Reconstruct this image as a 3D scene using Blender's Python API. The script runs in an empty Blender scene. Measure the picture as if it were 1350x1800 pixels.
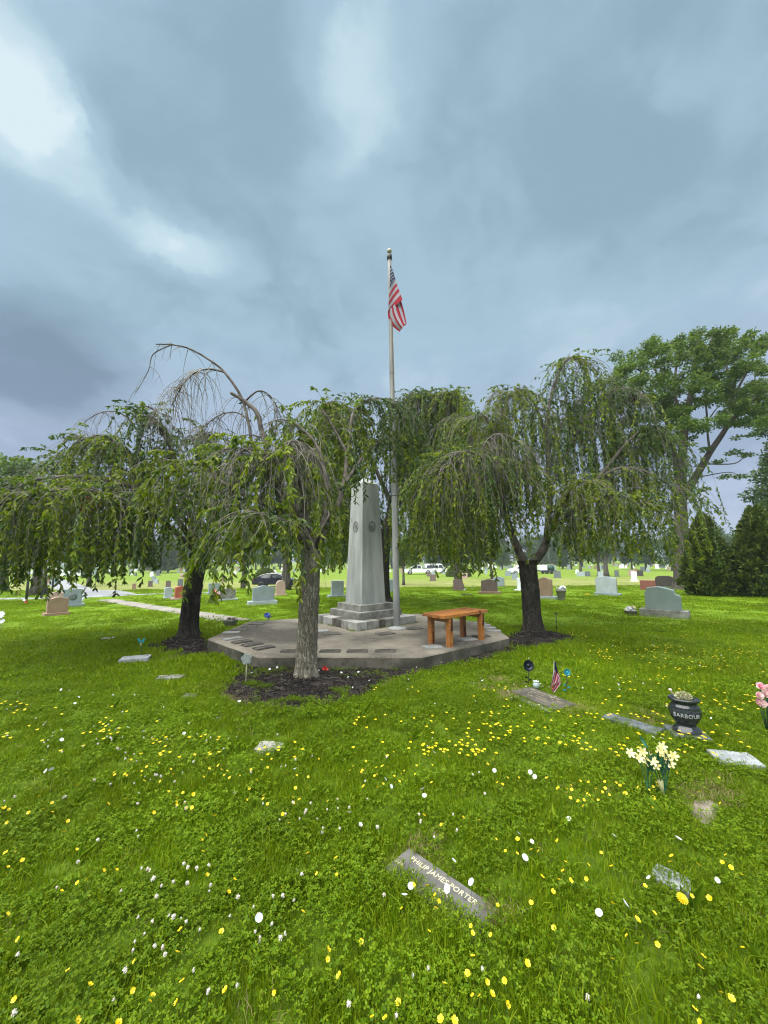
import bpy, bmesh, math, random
import numpy as np
from mathutils import Vector, Matrix, Euler, noise

random.seed(7)
rng = np.random.default_rng(7)
S = bpy.context.scene
COL = S.collection
PI = math.pi

# ------------------------------------------------------------------ camera
F = 690.0                       # focal length in photograph pixels (1350 x 1800)
CAMZ = 1.5
cd = bpy.data.cameras.new('camera'); cam = bpy.data.objects.new('camera', cd); COL.objects.link(cam)
cd.sensor_fit = 'VERTICAL'; cd.sensor_height = 36.0; cd.lens = 36.0 * F / 1800.0
cd.clip_start = 0.05; cd.clip_end = 3000
PITCH, ROLL = math.radians(7.02), math.radians(-0.5)
CM = Matrix.Rotation(PI/2 + PITCH, 4, 'X') @ Matrix.Rotation(ROLL, 4, 'Z')
cam.matrix_world = Matrix.Translation((0, 0, CAMZ)) @ CM
S.camera = cam
R3 = CM.to_3x3()

def ray(px, py):
    return (R3 @ Vector(((px-675)/F, -(py-900)/F, -1.0))).normalized()

# ------------------------------------------------------------------ exposure
S.view_settings.view_transform = 'Standard'; S.view_settings.look = 'None'
S.view_settings.gamma = 1.0; S.view_settings.use_curve_mapping = False
EXPO = 2.68
S.view_settings.exposure = EXPO
S.render.engine = 'CYCLES'
S.cycles.max_bounces = 8; S.cycles.transparent_max_bounces = 8
S.cycles.use_denoising = True
try: S.cycles.denoiser = 'OPENIMAGEDENOISE'; S.cycles.denoising_input_passes = 'RGB_ALBEDO_NORMAL'; S.cycles.denoising_prefilter = 'ACCURATE'
except Exception: pass
S.cycles.filter_width = 1.15

# ------------------------------------------------------------------ sun (overcast: very soft)
SUN_EL, SUN_AZ = math.radians(66), math.radians(222)     # azimuth clockwise from +Y
sdir = Vector((math.sin(SUN_AZ)*math.cos(SUN_EL), math.cos(SUN_AZ)*math.cos(SUN_EL), math.sin(SUN_EL)))
sl = bpy.data.lights.new('sun', 'SUN'); sun = bpy.data.objects.new('sun', sl); COL.objects.link(sun)
sl.energy = 1.5; sl.angle = math.radians(85); sl.color = (1.0, 0.97, 0.91)
sun.rotation_euler = sdir.to_track_quat('Z', 'Y').to_euler()

# ------------------------------------------------------------------ world: overcast over a Nishita sky
W = bpy.data.worlds.new('World'); S.world = W; W.use_nodes = True
nt = W.node_tree; nt.nodes.clear()
def N(tree, typ, **kw):
    n = tree.nodes.new(typ)
    for k, v in kw.items(): setattr(n, k, v)
    return n
def math_node(t, op, a, b=None, c=None, clamp=False):
    n = N(t, 'ShaderNodeMath', operation=op, use_clamp=clamp)
    for i, v in enumerate((a, b, c)):
        if v is None: continue
        if isinstance(v, (int, float)): n.inputs[i].default_value = v
        else: t.links.new(v, n.inputs[i])
    return n.outputs[0]
def vmath(t, op, a, b=None):
    n = N(t, 'ShaderNodeVectorMath', operation=op)
    for i, v in enumerate((a, b)):
        if v is None: continue
        if isinstance(v, (tuple, list, Vector)): n.inputs[i].default_value = v
        else: t.links.new(v, n.inputs[i])
    return n
def mixc(t, fac, a, b, blend='MIX'):
    n = N(t, 'ShaderNodeMix', data_type='RGBA', blend_type=blend)
    for idx, v in ((0, fac), (6, a), (7, b)):
        if isinstance(v, (int, float)): n.inputs[idx].default_value = v
        elif isinstance(v, (tuple, list)): n.inputs[idx].default_value = (*v[:3], 1)
        else: t.links.new(v, n.inputs[idx])
    return n.outputs[2]
def ramp(t, fac, stops, interp='EASE'):
    n = N(t, 'ShaderNodeValToRGB'); n.color_ramp.interpolation = interp
    e = n.color_ramp.elements
    while len(e) < len(stops): e.new(0.5)
    for el, (p, c) in zip(e, stops):
        el.position = p; el.color = (*c[:3], 1) if not isinstance(c, (int, float)) else (c, c, c, 1)
    t.links.new(fac, n.inputs[0]); return n.outputs[0]
def noise_tex(t, vec, scale, detail=4, rough=0.55, dist=0.0):
    n = N(t, 'ShaderNodeTexNoise'); n.inputs['Scale'].default_value = scale
    n.inputs['Detail'].default_value = detail; n.inputs['Roughness'].default_value = rough
    n.inputs['Distortion'].default_value = dist
    if vec is not None: t.links.new(vec, n.inputs['Vector'])
    return n

def build_world():
    t = nt
    tc = N(t, 'ShaderNodeTexCoord'); d = tc.outputs['Generated']
    sky = N(t, 'ShaderNodeTexSky', sky_type='NISHITA')
    sky.sun_disc = False; sky.sun_elevation = SUN_EL; sky.sun_rotation = SUN_AZ
    sep = N(t, 'ShaderNodeSeparateXYZ'); t.links.new(d, sep.inputs[0])
    zz = math_node(t, 'ADD', math_node(t, 'MAXIMUM', sep.outputs[2], 0.0), 0.30)
    comb = N(t, 'ShaderNodeCombineXYZ')
    t.links.new(math_node(t, 'DIVIDE', sep.outputs[0], zz), comb.inputs[0])
    t.links.new(math_node(t, 'DIVIDE', sep.outputs[1], zz), comb.inputs[1])
    p = comb.outputs[0]
    w1 = noise_tex(t, p, 1.9, 7, 0.62)
    warp = vmath(t, 'MULTIPLY', vmath(t, 'SUBTRACT', w1.outputs['Color'], (0.5, 0.5, 0.5)).outputs[0], (0.30, 0.30, 0.0)).outputs[0]
    pw = vmath(t, 'ADD', p, warp).outputs[0]
    n1 = noise_tex(t, pw, 0.95, 4, 0.5, 0.25).outputs['Fac']
    n2 = noise_tex(t, pw, 2.4, 7, 0.58, 0.5).outputs['Fac']
    n3 = noise_tex(t, pw, 6.5, 6, 0.6, 0.6).outputs['Fac']
    v = math_node(t, 'ADD', math_node(t, 'MULTIPLY', math_node(t, 'SUBTRACT', n1, 0.5), 0.9),
                  math_node(t, 'ADD', math_node(t, 'MULTIPLY', math_node(t, 'SUBTRACT', n2, 0.5), 0.62), math_node(t, 'MULTIPLY', math_node(t, 'SUBTRACT', n3, 0.5), 0.30)))
    v = math_node(t, 'ADD', v, 0.48)
    # openings and dark banks of the cloud deck seen in the photograph (pixel, half sizes, tilt, amount)
    feats = [((8, 125), 80, 135, -14, 0.52), ((75, 235), 75, 120, -25, 0.26), ((625, 150), 95, 150, 12, 0.30), ((598, 105), 40, 60, -10, 0.12),
             ((235, 400), 120, 46, 35, 0.34), ((365, 455), 110, 46, 22, 0.30),
             ((60, 640), 210, 95, 6, -0.52), ((215, 600), 110, 60, 30, 0.12), ((330, 170), 150, 150, 0, -0.12),
             ((1000, 250), 330, 260, 0, -0.10), ((1240, 120), 130, 90, 0, 0.14), ((540, 500), 130, 70, 0, -0.12),
             ((1000, 590), 420, 90, 0, 0.06)]
    def pv(a, b):
        dv = ray(a, b); kk = max(dv.z, 0) + 0.30; return Vector((dv.x/kk, dv.y/kk))
    for (px, py), sx, sy, ang, amp in feats:
        c = pv(px, py); jx = (pv(px+4, py)-c)/4; jy = (pv(px, py+4)-c)/4
        J = Matrix(((jx.x, jy.x), (jx.y, jy.y))).inverted()
        a = math.radians(ang); ca, sa = math.cos(a), math.sin(a)
        A = Matrix(((ca/sx, sa/sx), (-sa/sy, ca/sy))) @ J
        q = vmath(t, 'SUBTRACT', pw, (c.x, c.y, 0)).outputs[0]
        uu = vmath(t, 'DOT_PRODUCT', q, (A[0][0], A[0][1], 0)).outputs['Value']; vv = vmath(t, 'DOT_PRODUCT', q, (A[1][0], A[1][1], 0)).outputs['Value']
        ln = math_node(t, 'SQRT', math_node(t, 'ADD', math_node(t, 'MULTIPLY', uu, uu), math_node(t, 'MULTIPLY', vv, vv)))
        mr = N(t, 'ShaderNodeMapRange', interpolation_type='SMOOTHERSTEP')
        mr.inputs['From Min'].default_value = 0; mr.inputs['From Max'].default_value = 1.9
        mr.inputs['To Min'].default_value = amp; mr.inputs['To Max'].default_value = 0
        t.links.new(ln, mr.inputs['Value'])
        v = math_node(t, 'ADD', v, mr.outputs[0])
    k = 10.0
    def C(r, g, b):
        f = lambda u: ((u/255+0.055)/1.055)**2.4 * k / 2**EXPO
        return (f(r), f(g), f(b))
    # colours are radiances divided by the background strength of 0.1
    hi = ramp(t, v, [(0.0, C(118, 144, 160)), (0.30, C(142, 171, 187)), (0.52, C(163, 192, 209)), (0.78, C(194, 219, 230)), (1.0, C(218, 236, 242))])
    lo = ramp(t, v, [(0.0, C(126, 143, 166)), (0.30, C(153, 170, 195)), (0.52, C(172, 186, 212)), (0.78, C(198, 210, 231)), (1.0, C(218, 229, 243))])
    el = N(t, 'ShaderNodeMapRange', interpolation_type='SMOOTHSTEP')
    el.inputs['From Min'].default_value = 0.18; el.inputs['From Max'].default_value = 0.55
    t.links.new(sep.outputs[2], el.inputs['Value'])
    col = mixc(t, el.outputs[0], lo, hi)
    col = mixc(t, 0.02, col, sky.outputs[0])
    bg = N(t, 'ShaderNodeBackground'); bg.inputs['Strength'].default_value = 0.1
    t.links.new(col, bg.inputs['Color'])
    out = N(t, 'ShaderNodeOutputWorld'); t.links.new(bg.outputs[0], out.inputs[0])
build_world()

# ------------------------------------------------------------------ terrain and pixel helpers
def T(x, y):
    s = min(max((y-17.0)/29.0, 0.0), 1.0)
    return -1.3*s*s*(3-2*s)
def TN(y):
    s = np.clip((y-17.0)/29.0, 0, 1); return -1.3*s*s*(3-2*s)
def G(px, py, h=0.0):
    """where the sight line through a photograph pixel meets the terrain raised by h"""
    d = ray(px, py); o = Vector((0, 0, CAMZ)); t = 0.0
    if d.z > -1e-4: d = Vector((d.x, d.y, -1e-4))
    t = (CAMZ - h)/-d.z
    for _ in range(60):
        p = o + d*t
        e = p.z - (T(p.x, p.y) + h)
        if abs(e) < 1e-5: break
        t += e/(-d.z)*0.9
    return o + d*t
def P(px, py, y):
    """the point at distance y (metres along the view) on the sight line through a pixel"""
    d = ray(px, py); return Vector((0, 0, CAMZ)) + d*(y/d.y)
def px_m(n, y): return n*y/F

# ------------------------------------------------------------------ materials
MATS = {}
def newmat(name):
    m = bpy.data.materials.new(name); m.use_nodes = True
    t = m.node_tree; t.nodes.clear()
    out = N(t, 'ShaderNodeOutputMaterial'); b = N(t, 'ShaderNodeBsdfPrincipled')
    t.links.new(b.outputs[0], out.inputs[0])
    MATS[name] = m
    return m, t, b, out
def rough_mat(name, c1, c2, scale=8, rough=0.85, bump=0.15, bscale=None, speck=None, metal=0.0, spec=0.4, detail=6, stretch=(1, 1, 1), dist=0.0, coord='Object', contrast=(0.35, 0.65), bdist=0.01):
    m, t, b, out = newmat(name)
    tc = N(t, 'ShaderNodeTexCoord')
    src = N(t, 'ShaderNodeNewGeometry').outputs['Position'] if coord == 'World' else tc.outputs[coord]
    mp = N(t, 'ShaderNodeMapping'); mp.inputs['Scale'].default_value = stretch
    t.links.new(src, mp.inputs[0])
    n = noise_tex(t, mp.outputs[0], scale, detail, 0.6, dist)
    col = ramp(t, n.outputs['Fac'], [(contrast[0], c1), (contrast[1], c2)], 'LINEAR')
    if speck:
        n3 = noise_tex(t, mp.outputs[0], speck[0], 2, 0.5)
        f = ramp(t, n3.outputs['Fac'], [(speck[1], 0.0), (speck[1]+0.1, 1.0)], 'LINEAR')
        col = mixc(t, math_node(t, 'MULTIPLY', f, speck[3] if len(speck) > 3 else 0.8), col, speck[2])
    t.links.new(col, b.inputs['Base Color'])
    b.inputs['Roughness'].default_value = rough; b.inputs['Metallic'].default_value = metal
    b.inputs['Specular IOR Level'].default_value = spec
    if bump:
        n2 = noise_tex(t, mp.outputs[0], bscale or scale*4, 5, 0.65)
        bp = N(t, 'ShaderNodeBump'); bp.inputs['Strength'].default_value = bump; bp.inputs['Distance'].default_value = bdist
        t.links.new(n2.outputs['Fac'], bp.inputs['Height']); t.links.new(bp.outputs[0], b.inputs['Normal'])
    return m
def plain(name, c, rough=0.6, metal=0.0, spec=0.4):
    c2 = tuple(min(1, x*1.15) for x in c); c1 = tuple(x*0.85 for x in c)
    return rough_mat(name, c1, c2, 14, rough, 0.05, 60, None, metal, spec, 3)
def leaf_mat(name, cols, trans=0.3, rough=0.45, wscale=0.6, spec=0.35, instanced=False, tcol=(1.25, 1.3, 0.6)):
    """foliage: per leaf colour from cols, broad drifts of tone, light passing through"""
    m, t, b, out = newmat(name)
    g = N(t, 'ShaderNodeNewGeometry')
    r = g.outputs['Random Per Island']
    if instanced:
        oi = N(t, 'ShaderNodeObjectInfo')
        r = math_node(t, 'FRACT', math_node(t, 'ADD', r, math_node(t, 'MULTIPLY', oi.outputs['Random'], 3.7)))
    n = len(cols)
    c = ramp(t, r, [((i+0.5)/n, k) for i, k in enumerate(cols)], 'LINEAR')
    nz = noise_tex(t, g.outputs['Position'], wscale, 3, 0.5)
    f = ramp(t, nz.outputs['Fac'], [(0.3, 0.72), (0.7, 1.28)], 'LINEAR')
    c = mixc(t, 1.0, c, f, 'MULTIPLY')
    t.links.new(c, b.inputs['Base Color'])
    b.inputs['Roughness'].default_value = rough; b.inputs['Specular IOR Level'].default_value = spec
    tr = N(t, 'ShaderNodeBsdfTranslucent')
    t.links.new(mixc(t, 1.0, c, tcol, 'MULTIPLY'), tr.inputs[0])
    mx = N(t, 'ShaderNodeMixShader'); mx.inputs[0].default_value = trans
    t.links.new(b.outputs[0], mx.inputs[1]); t.links.new(tr.outputs[0], mx.inputs[2])
    t.links.new(mx.outputs[0], out.inputs[0])
    return m

GR = [(0.085, 0.160, 0.003), (0.130, 0.215, 0.004), (0.165, 0.250, 0.005), (0.105, 0.185, 0.003), (0.215, 0.275, 0.012)]
M_grass = leaf_mat('grass_blade', GR, 0.42, 0.55, 0.55, 0.12, True, (1.3, 1.25, 0.5))
M_clover = leaf_mat('clover_leaf', [(0.075, 0.145, 0.004), (0.115, 0.195, 0.005), (0.160, 0.235, 0.008)], 0.38, 0.55, 0.9, 0.12, True)
M_dry = leaf_mat('dry_blade', [(0.30, 0.24, 0.11), (0.22, 0.20, 0.07), (0.36, 0.30, 0.17)], 0.2, 0.7, 0.7, 0.2, True)
M_weep = leaf_mat('cherry_leaf', [(0.052, 0.098, 0.010), (0.095, 0.158, 0.014), (0.140, 0.208, 0.016), (0.072, 0.124, 0.012), (0.215, 0.260, 0.020)], 0.48, 0.5, 0.8, 0.3)
M_weepD = leaf_mat('cherry_leaf_deep', [(0.038, 0.078, 0.018), (0.062, 0.112, 0.022), (0.092, 0.148, 0.028), (0.056, 0.106, 0.030)], 0.42, 0.5, 0.8, 0.35)
M_weepL = leaf_mat('cherry_leaf_young', [(0.100, 0.160, 0.010), (0.150, 0.205, 0.010), (0.220, 0.255, 0.014), (0.120, 0.170, 0.010)], 0.5, 0.5, 0.8, 0.3)
M_weep2 = leaf_mat('cherry_leaf_single', [(0.080, 0.135, 0.010), (0.125, 0.185, 0.012), (0.21, 0.25, 0.02)], 0.42, 0.48, 0.8, 0.32, True)
M_maple = leaf_mat('maple_leaf', [(0.060, 0.110, 0.022), (0.100, 0.160, 0.030), (0.140, 0.205, 0.036)], 0.4, 0.5, 0.35, 0.3)
M_far = leaf_mat('far_leaf', [(0.034, 0.066, 0.020), (0.054, 0.096, 0.024), (0.078, 0.125, 0.030)], 0.25, 0.6, 0.12, 0.25)
M_conifer = leaf_mat('conifer_spray', [(0.028, 0.052, 0.008), (0.054, 0.088, 0.010), (0.090, 0.122, 0.014)], 0.12, 0.6, 0.9, 0.3)
M_yew = leaf_mat('yew_spray', [(0.05, 0.085, 0.010), (0.085, 0.125, 0.012), (0.11, 0.15, 0.014)], 0.15, 0.6, 0.6, 0.3)

def ground_material():
    m, t, b, out = newmat('lawn')
    g = N(t, 'ShaderNodeNewGeometry'); pos = g.outputs['Position']
    sp = N(t, 'ShaderNodeSeparateXYZ'); t.links.new(pos, sp.inputs[0])
    near = ramp(t, noise_tex(t, pos, 9, 5, 0.6).outputs['Fac'], [(0.3, (0.060, 0.095, 0.008)), (0.7, (0.100, 0.165, 0.010))], 'LINEAR')
    far = ramp(t, noise_tex(t, pos, 1.2, 8, 0.7).outputs['Fac'], [(0.3, (0.100, 0.185, 0.008)), (0.7, (0.165, 0.260, 0.014))], 'LINEAR')
    dry = ramp(t, noise_tex(t, vmath(t, 'MULTIPLY', pos, (0.35, 1, 1)).outputs[0], 0.9, 9, 0.75).outputs['Fac'], [(0.36, (0.12, 0.165, 0.035)), (0.5, (0.20, 0.225, 0.065)), (0.66, (0.29, 0.275, 0.11))], 'LINEAR')
    f = N(t, 'ShaderNodeMapRange', interpolation_type='SMOOTHSTEP'); f.inputs['From Min'].default_value = 6; f.inputs['From Max'].default_value = 13
    t.links.new(sp.outputs[1], f.inputs['Value'])
    c = mixc(t, f.outputs[0], near, far)
    wob = math_node(t, 'MULTIPLY', math_node(t, 'SUBTRACT', noise_tex(t, pos, 0.13, 3, 0.5).outputs['Fac'], 0.5), 12.0)
    yy = math_node(t, 'ADD', sp.outputs[1], wob)
    f1 = N(t, 'ShaderNodeMapRange', interpolation_type='SMOOTHSTEP'); f1.inputs['From Min'].default_value = 25; f1.inputs['From Max'].default_value = 30
    t.links.new(yy, f1.inputs['Value'])
    f2 = N(t, 'ShaderNodeMapRange', interpolation_type='SMOOTHSTEP'); f2.inputs['From Min'].default_value = 48; f2.inputs['From Max'].default_value = 66
    f2.inputs['To Min'].default_value = 1; f2.inputs['To Max'].default_value = 0.25
    t.links.new(yy, f2.inputs['Value'])
    c = mixc(t, math_node(t, 'MULTIPLY', f1.outputs[0], f2.outputs[0]), c, dry)
    t.links.new(c, b.inputs['Base Color']); b.inputs['Roughness'].default_value = 0.9; b.inputs['Specular IOR Level'].default_value = 0.1
    bp = N(t, 'ShaderNodeBump'); bp.inputs['Strength'].default_value = 0.8; bp.inputs['Distance'].default_value = 0.05
    t.links.new(noise_tex(t, pos, 14, 6, 0.7).outputs['Fac'], bp.inputs['Height']); t.links.new(bp.outputs[0], b.inputs['Normal'])
    return m
M_lawn = ground_material()
M_conc = rough_mat('old_concrete', (0.058, 0.051, 0.040), (0.225, 0.200, 0.158), 0.62, 0.9, 0.4, 60, (55, 0.60, (0.40, 0.37, 0.32), 0.5), detail=10, contrast=(0.40, 0.60), bdist=0.006)
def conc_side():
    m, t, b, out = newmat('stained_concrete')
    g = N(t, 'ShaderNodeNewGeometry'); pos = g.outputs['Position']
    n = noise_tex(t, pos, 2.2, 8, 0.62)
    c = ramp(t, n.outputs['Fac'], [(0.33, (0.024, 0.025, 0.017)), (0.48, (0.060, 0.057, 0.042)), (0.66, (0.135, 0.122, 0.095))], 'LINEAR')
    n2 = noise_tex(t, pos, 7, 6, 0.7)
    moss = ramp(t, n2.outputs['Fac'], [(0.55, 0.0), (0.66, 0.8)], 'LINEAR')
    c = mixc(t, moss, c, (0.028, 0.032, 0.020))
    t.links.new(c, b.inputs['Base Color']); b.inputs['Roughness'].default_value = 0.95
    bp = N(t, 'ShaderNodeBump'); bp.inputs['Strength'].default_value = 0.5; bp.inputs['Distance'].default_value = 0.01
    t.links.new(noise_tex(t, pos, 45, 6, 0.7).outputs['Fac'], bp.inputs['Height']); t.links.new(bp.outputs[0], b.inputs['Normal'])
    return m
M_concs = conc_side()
M_path = rough_mat('path_concrete', (0.19, 0.175, 0.15), (0.29, 0.27, 0.235), 2.5, 0.9, 0.2, 60, coord='World')
M_road = rough_mat('road_asphalt', (0.20, 0.21, 0.22), (0.30, 0.31, 0.32), 2.0, 0.9, 0.3, 50, coord='World')
M_gran = rough_mat('monument_granite', (0.255, 0.275, 0.260), (0.385, 0.405, 0.385), 4.5, 0.75, 0.2, 120, (150, 0.60, (0.20, 0.225, 0.215), 0.35), stretch=(1, 1, 0.16), bdist=0.003, contrast=(0.38, 0.60))
M_gran_w = rough_mat('weathered_granite', (0.10, 0.10, 0.085), (0.30, 0.30, 0.27), 4.0, 0.9, 0.35, 90, (110, 0.6, (0.11, 0.11, 0.10), 0.6), bdist=0.004)
M_gran_d = rough_mat('stained_granite', (0.060, 0.052, 0.042), (0.125, 0.112, 0.092), 6.0, 0.9, 0.35, 90, bdist=0.004)
M_gran_l = rough_mat('pale_granite', (0.27, 0.27, 0.245), (0.40, 0.40, 0.37), 7.0, 0.85, 0.3, 90, (110, 0.62, (0.15, 0.15, 0.14), 0.5), bdist=0.004)
M_relief = rough_mat('emblem_shadow', (0.11, 0.12, 0.115), (0.19, 0.20, 0.195), 30, 0.8, 0.1)  # wreaths and carved mark: darker grey than the shaft granite
def bark(name, c0, c1, c2, sc=9, bs=1.0, dist=0.03):
    m, t, b, out = newmat(name)
    tc = N(t, 'ShaderNodeTexCoord'); mp = N(t, 'ShaderNodeMapping'); mp.inputs['Scale'].default_value = (1, 1, 0.30)
    t.links.new(tc.outputs['Object'], mp.inputs[0])
    n = noise_tex(t, mp.outputs[0], sc*1.6, 9, 0.72, 0.9)
    n2 = noise_tex(t, tc.outputs['Object'], sc*5, 6, 0.7, 0.4)
    n3 = noise_tex(t, mp.outputs[0], sc*2.6, 4, 0.6, 1.5)
    fis = ramp(t, math_node(t, 'ABSOLUTE', math_node(t, 'SUBTRACT', n3.outputs['Fac'], 0.5)), [(0.0, 0.0), (0.07, 1.0)], 'LINEAR')
    mixn = math_node(t, 'ADD', math_node(t, 'MULTIPLY', n.outputs['Fac'], 0.6), math_node(t, 'MULTIPLY', n2.outputs['Fac'], 0.4))
    c = ramp(t, mixn, [(0.36, c0), (0.5, c1), (0.64, c2)], 'LINEAR')
    c = mixc(t, math_node(t, 'MULTIPLY', math_node(t, 'SUBTRACT', 1.0, fis), 0.6), c, tuple(x*0.45 for x in c0))
    t.links.new(c, b.inputs['Base Color']); b.inputs['Roughness'].default_value = 0.95; b.inputs['Specular IOR Level'].default_value = 0.2
    h = math_node(t, 'ADD', math_node(t, 'MULTIPLY', fis, 0.5), math_node(t, 'MULTIPLY', mixn, 1.2))
    bp = N(t, 'ShaderNodeBump'); bp.inputs['Strength'].default_value = bs; bp.inputs['Distance'].default_value = dist
    t.links.new(h, bp.inputs['Height']); t.links.new(bp.outputs[0], b.inputs['Normal'])
    return m
M_bark1 = bark('grey_bark', (0.125, 0.112, 0.084), (0.25, 0.228, 0.176), (0.40, 0.37, 0.30))
M_bark2 = bark('dark_bark', (0.028, 0.025, 0.021), (0.062, 0.056, 0.047), (0.12, 0.108, 0.09))
M_bark3 = bark('far_bark', (0.055, 0.048, 0.040), (0.11, 0.098, 0.084), (0.17, 0.155, 0.135), 5)
M_twig = rough_mat('grey_twig', (0.085, 0.078, 0.064), (0.235, 0.215, 0.18), 5, 0.9, 0.1)
M_limb = rough_mat('limb_bark', (0.045, 0.038, 0.032), (0.15, 0.13, 0.11), 6, 0.95, 0.6, 40)
def wood():
    m, t, b, out = newmat('cedar_wood')
    tc = N(t, 'ShaderNodeTexCoord'); mp = N(t, 'ShaderNodeMapping'); mp.inputs['Scale'].default_value = (1.0, 9, 9)
    t.links.new(tc.outputs['Object'], mp.inputs[0])
    n = noise_tex(t, mp.outputs[0], 6, 6, 0.6, 1.2)
    c = ramp(t, n.outputs['Fac'], [(0.28, (0.16, 0.045, 0.008)), (0.5, (0.32, 0.122, 0.026)), (0.72, (0.44, 0.215, 0.075))], 'LINEAR')
    k = noise_tex(t, tc.outputs['Object'], 4.2, 3, 0.5)
    f = ramp(t, k.outputs['Fac'], [(0.66, 0.0), (0.70, 0.85)], 'LINEAR')
    c = mixc(t, f, c, (0.06, 0.018, 0.005))
    oi = N(t, 'ShaderNodeObjectInfo'); tone = ramp(t, oi.outputs['Random'], [(0.0, (0.72, 0.74, 0.80)), (1.0, (1.12, 1.08, 1.0))], 'LINEAR'); c = mixc(t, 1.0, c, tone, 'MULTIPLY')
    wn = noise_tex(t, tc.outputs['Object'], 3.0, 5, 0.6); c = mixc(t, ramp(t, wn.outputs['Fac'], [(0.5, 0.0), (0.75, 0.4)], 'LINEAR'), c, (0.16, 0.12, 0.085))
    t.links.new(c, b.inputs['Base Color']); b.inputs['Roughness'].default_value = 0.5
    bp = N(t, 'ShaderNodeBump'); bp.inputs['Strength'].default_value = 0.15; bp.inputs['Distance'].default_value = 0.004
    t.links.new(n.outputs['Fac'], bp.inputs['Height']); t.links.new(bp.outputs[0], b.inputs['Normal'])
    return m
M_wood = wood()
M_burl = plain('dark_heartwood', (0.055, 0.018, 0.008), 0.6)
def pole_mat():
    m, t, b, out = newmat('weathered_aluminium')
    tc = N(t, 'ShaderNodeTexCoord'); mp = N(t, 'ShaderNodeMapping'); mp.inputs['Scale'].default_value = (1, 1, 0.15)
    t.links.new(tc.outputs['Object'], mp.inputs[0]); n = noise_tex(t, mp.outputs[0], 9, 6, 0.6)
    lo = ramp(t, n.outputs['Fac'], [(0.35, (0.28, 0.29, 0.285)), (0.65, (0.40, 0.41, 0.40))], 'LINEAR')
    up = ramp(t, n.outputs['Fac'], [(0.35, (0.13, 0.122, 0.105)), (0.65, (0.225, 0.215, 0.19))], 'LINEAR')
    sp = N(t, 'ShaderNodeSeparateXYZ'); t.links.new(tc.outputs['Object'], sp.inputs[0])
    f = N(t, 'ShaderNodeMapRange'); f.inputs['From Min'].default_value = 3.0; f.inputs['From Max'].default_value = 5.2; t.links.new(sp.outputs[2], f.inputs['Value'])
    t.links.new(mixc(t, f.outputs[0], lo, up), b.inputs['Base Color']); b.inputs['Roughness'].default_value = 0.6; b.inputs['Metallic'].default_value = 0.15
    return m
M_pole = pole_mat()
M_poleball = rough_mat('tarnished_ball', (0.30, 0.27, 0.19), (0.42, 0.38, 0.28), 8, 0.5, 0.05, metal=0.3)
M_dkmetal = plain('dark_metal', (0.05, 0.055, 0.055), 0.5, 0.3)
M_stake = rough_mat('zinc_marker', (0.22, 0.25, 0.24), (0.36, 0.39, 0.37), 30, 0.6, 0.2, metal=0.2)
M_rod = plain('pale_rod', (0.30, 0.29, 0.22), 0.6)
M_plaque = rough_mat('bronze_plaque', (0.060, 0.055, 0.046), (0.115, 0.105, 0.090), 8, 0.6, 0.4, 70, metal=0.2)
M_plaque_l = rough_mat('grey_plaque', (0.17, 0.17, 0.165), (0.28, 0.28, 0.27), 6, 0.7, 0.3, 60)
M_mark1 = rough_mat('slate_marker', (0.075, 0.073, 0.070), (0.140, 0.135, 0.128), 9, 0.7, 0.25, 70, (60, 0.6, (0.08, 0.08, 0.078), 0.4))
M_markL = rough_mat('pale_marker', (0.24, 0.235, 0.215), (0.38, 0.37, 0.345), 12, 0.9, 0.4, 60, (40, 0.6, (0.28, 0.26, 0.22), 0.6))
M_markB = rough_mat('bluish_marker', (0.17, 0.185, 0.20), (0.31, 0.33, 0.345), 10, 0.8, 0.4, 60, (40, 0.6, (0.25, 0.26, 0.24), 0.5))
M_markD = rough_mat('dark_granite_strip', (0.055, 0.065, 0.075), (0.12, 0.135, 0.15), 12, 0.6, 0.2, 80)
M_letters = plain('pale_lettering', (0.50, 0.455, 0.32), 0.8)
M_vase = rough_mat('polished_black_granite', (0.010, 0.013, 0.014), (0.030, 0.036, 0.038), 60, 0.14, 0.0, None, spec=0.6)
M_vlet = plain('engraved_lettering', (0.36, 0.39, 0.40), 0.7)
M_soil = rough_mat('mulch_soil', (0.012, 0.009, 0.008), (0.036, 0.029, 0.025), 14, 0.95, 0.8, 40, bdist=0.03, coord='World')
M_chip = leaf_mat('mulch_chip', [(0.010, 0.008, 0.007), (0.024, 0.019, 0.017), (0.052, 0.043, 0.037), (0.016, 0.013, 0.012)], 0.0, 0.9, 1.5, 0.2, True)
M_sand = rough_mat('sandy_soil', (0.14, 0.115, 0.085), (0.28, 0.245, 0.195), 14, 0.95, 0.7, 40, bdist=0.02, coord='World')
M_yel = leaf_mat('buttercup_petal', [(0.74, 0.54, 0.008), (0.80, 0.62, 0.014), (0.72, 0.60, 0.04)], 0.2, 0.35, 0.5, 0.4, True, (1.1, 1.0, 0.5))
M_wht = leaf_mat('white_petal', [(0.62, 0.66, 0.68), (0.72, 0.74, 0.75)], 0.25, 0.6, 0.5, 0.3, True, (1, 1, 1))
M_clh = leaf_mat('clover_head', [(0.66, 0.64, 0.56), (0.72, 0.71, 0.66), (0.58, 0.50, 0.43)], 0.2, 0.7, 0.5, 0.2, True, (1, 1, 1))
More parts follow.
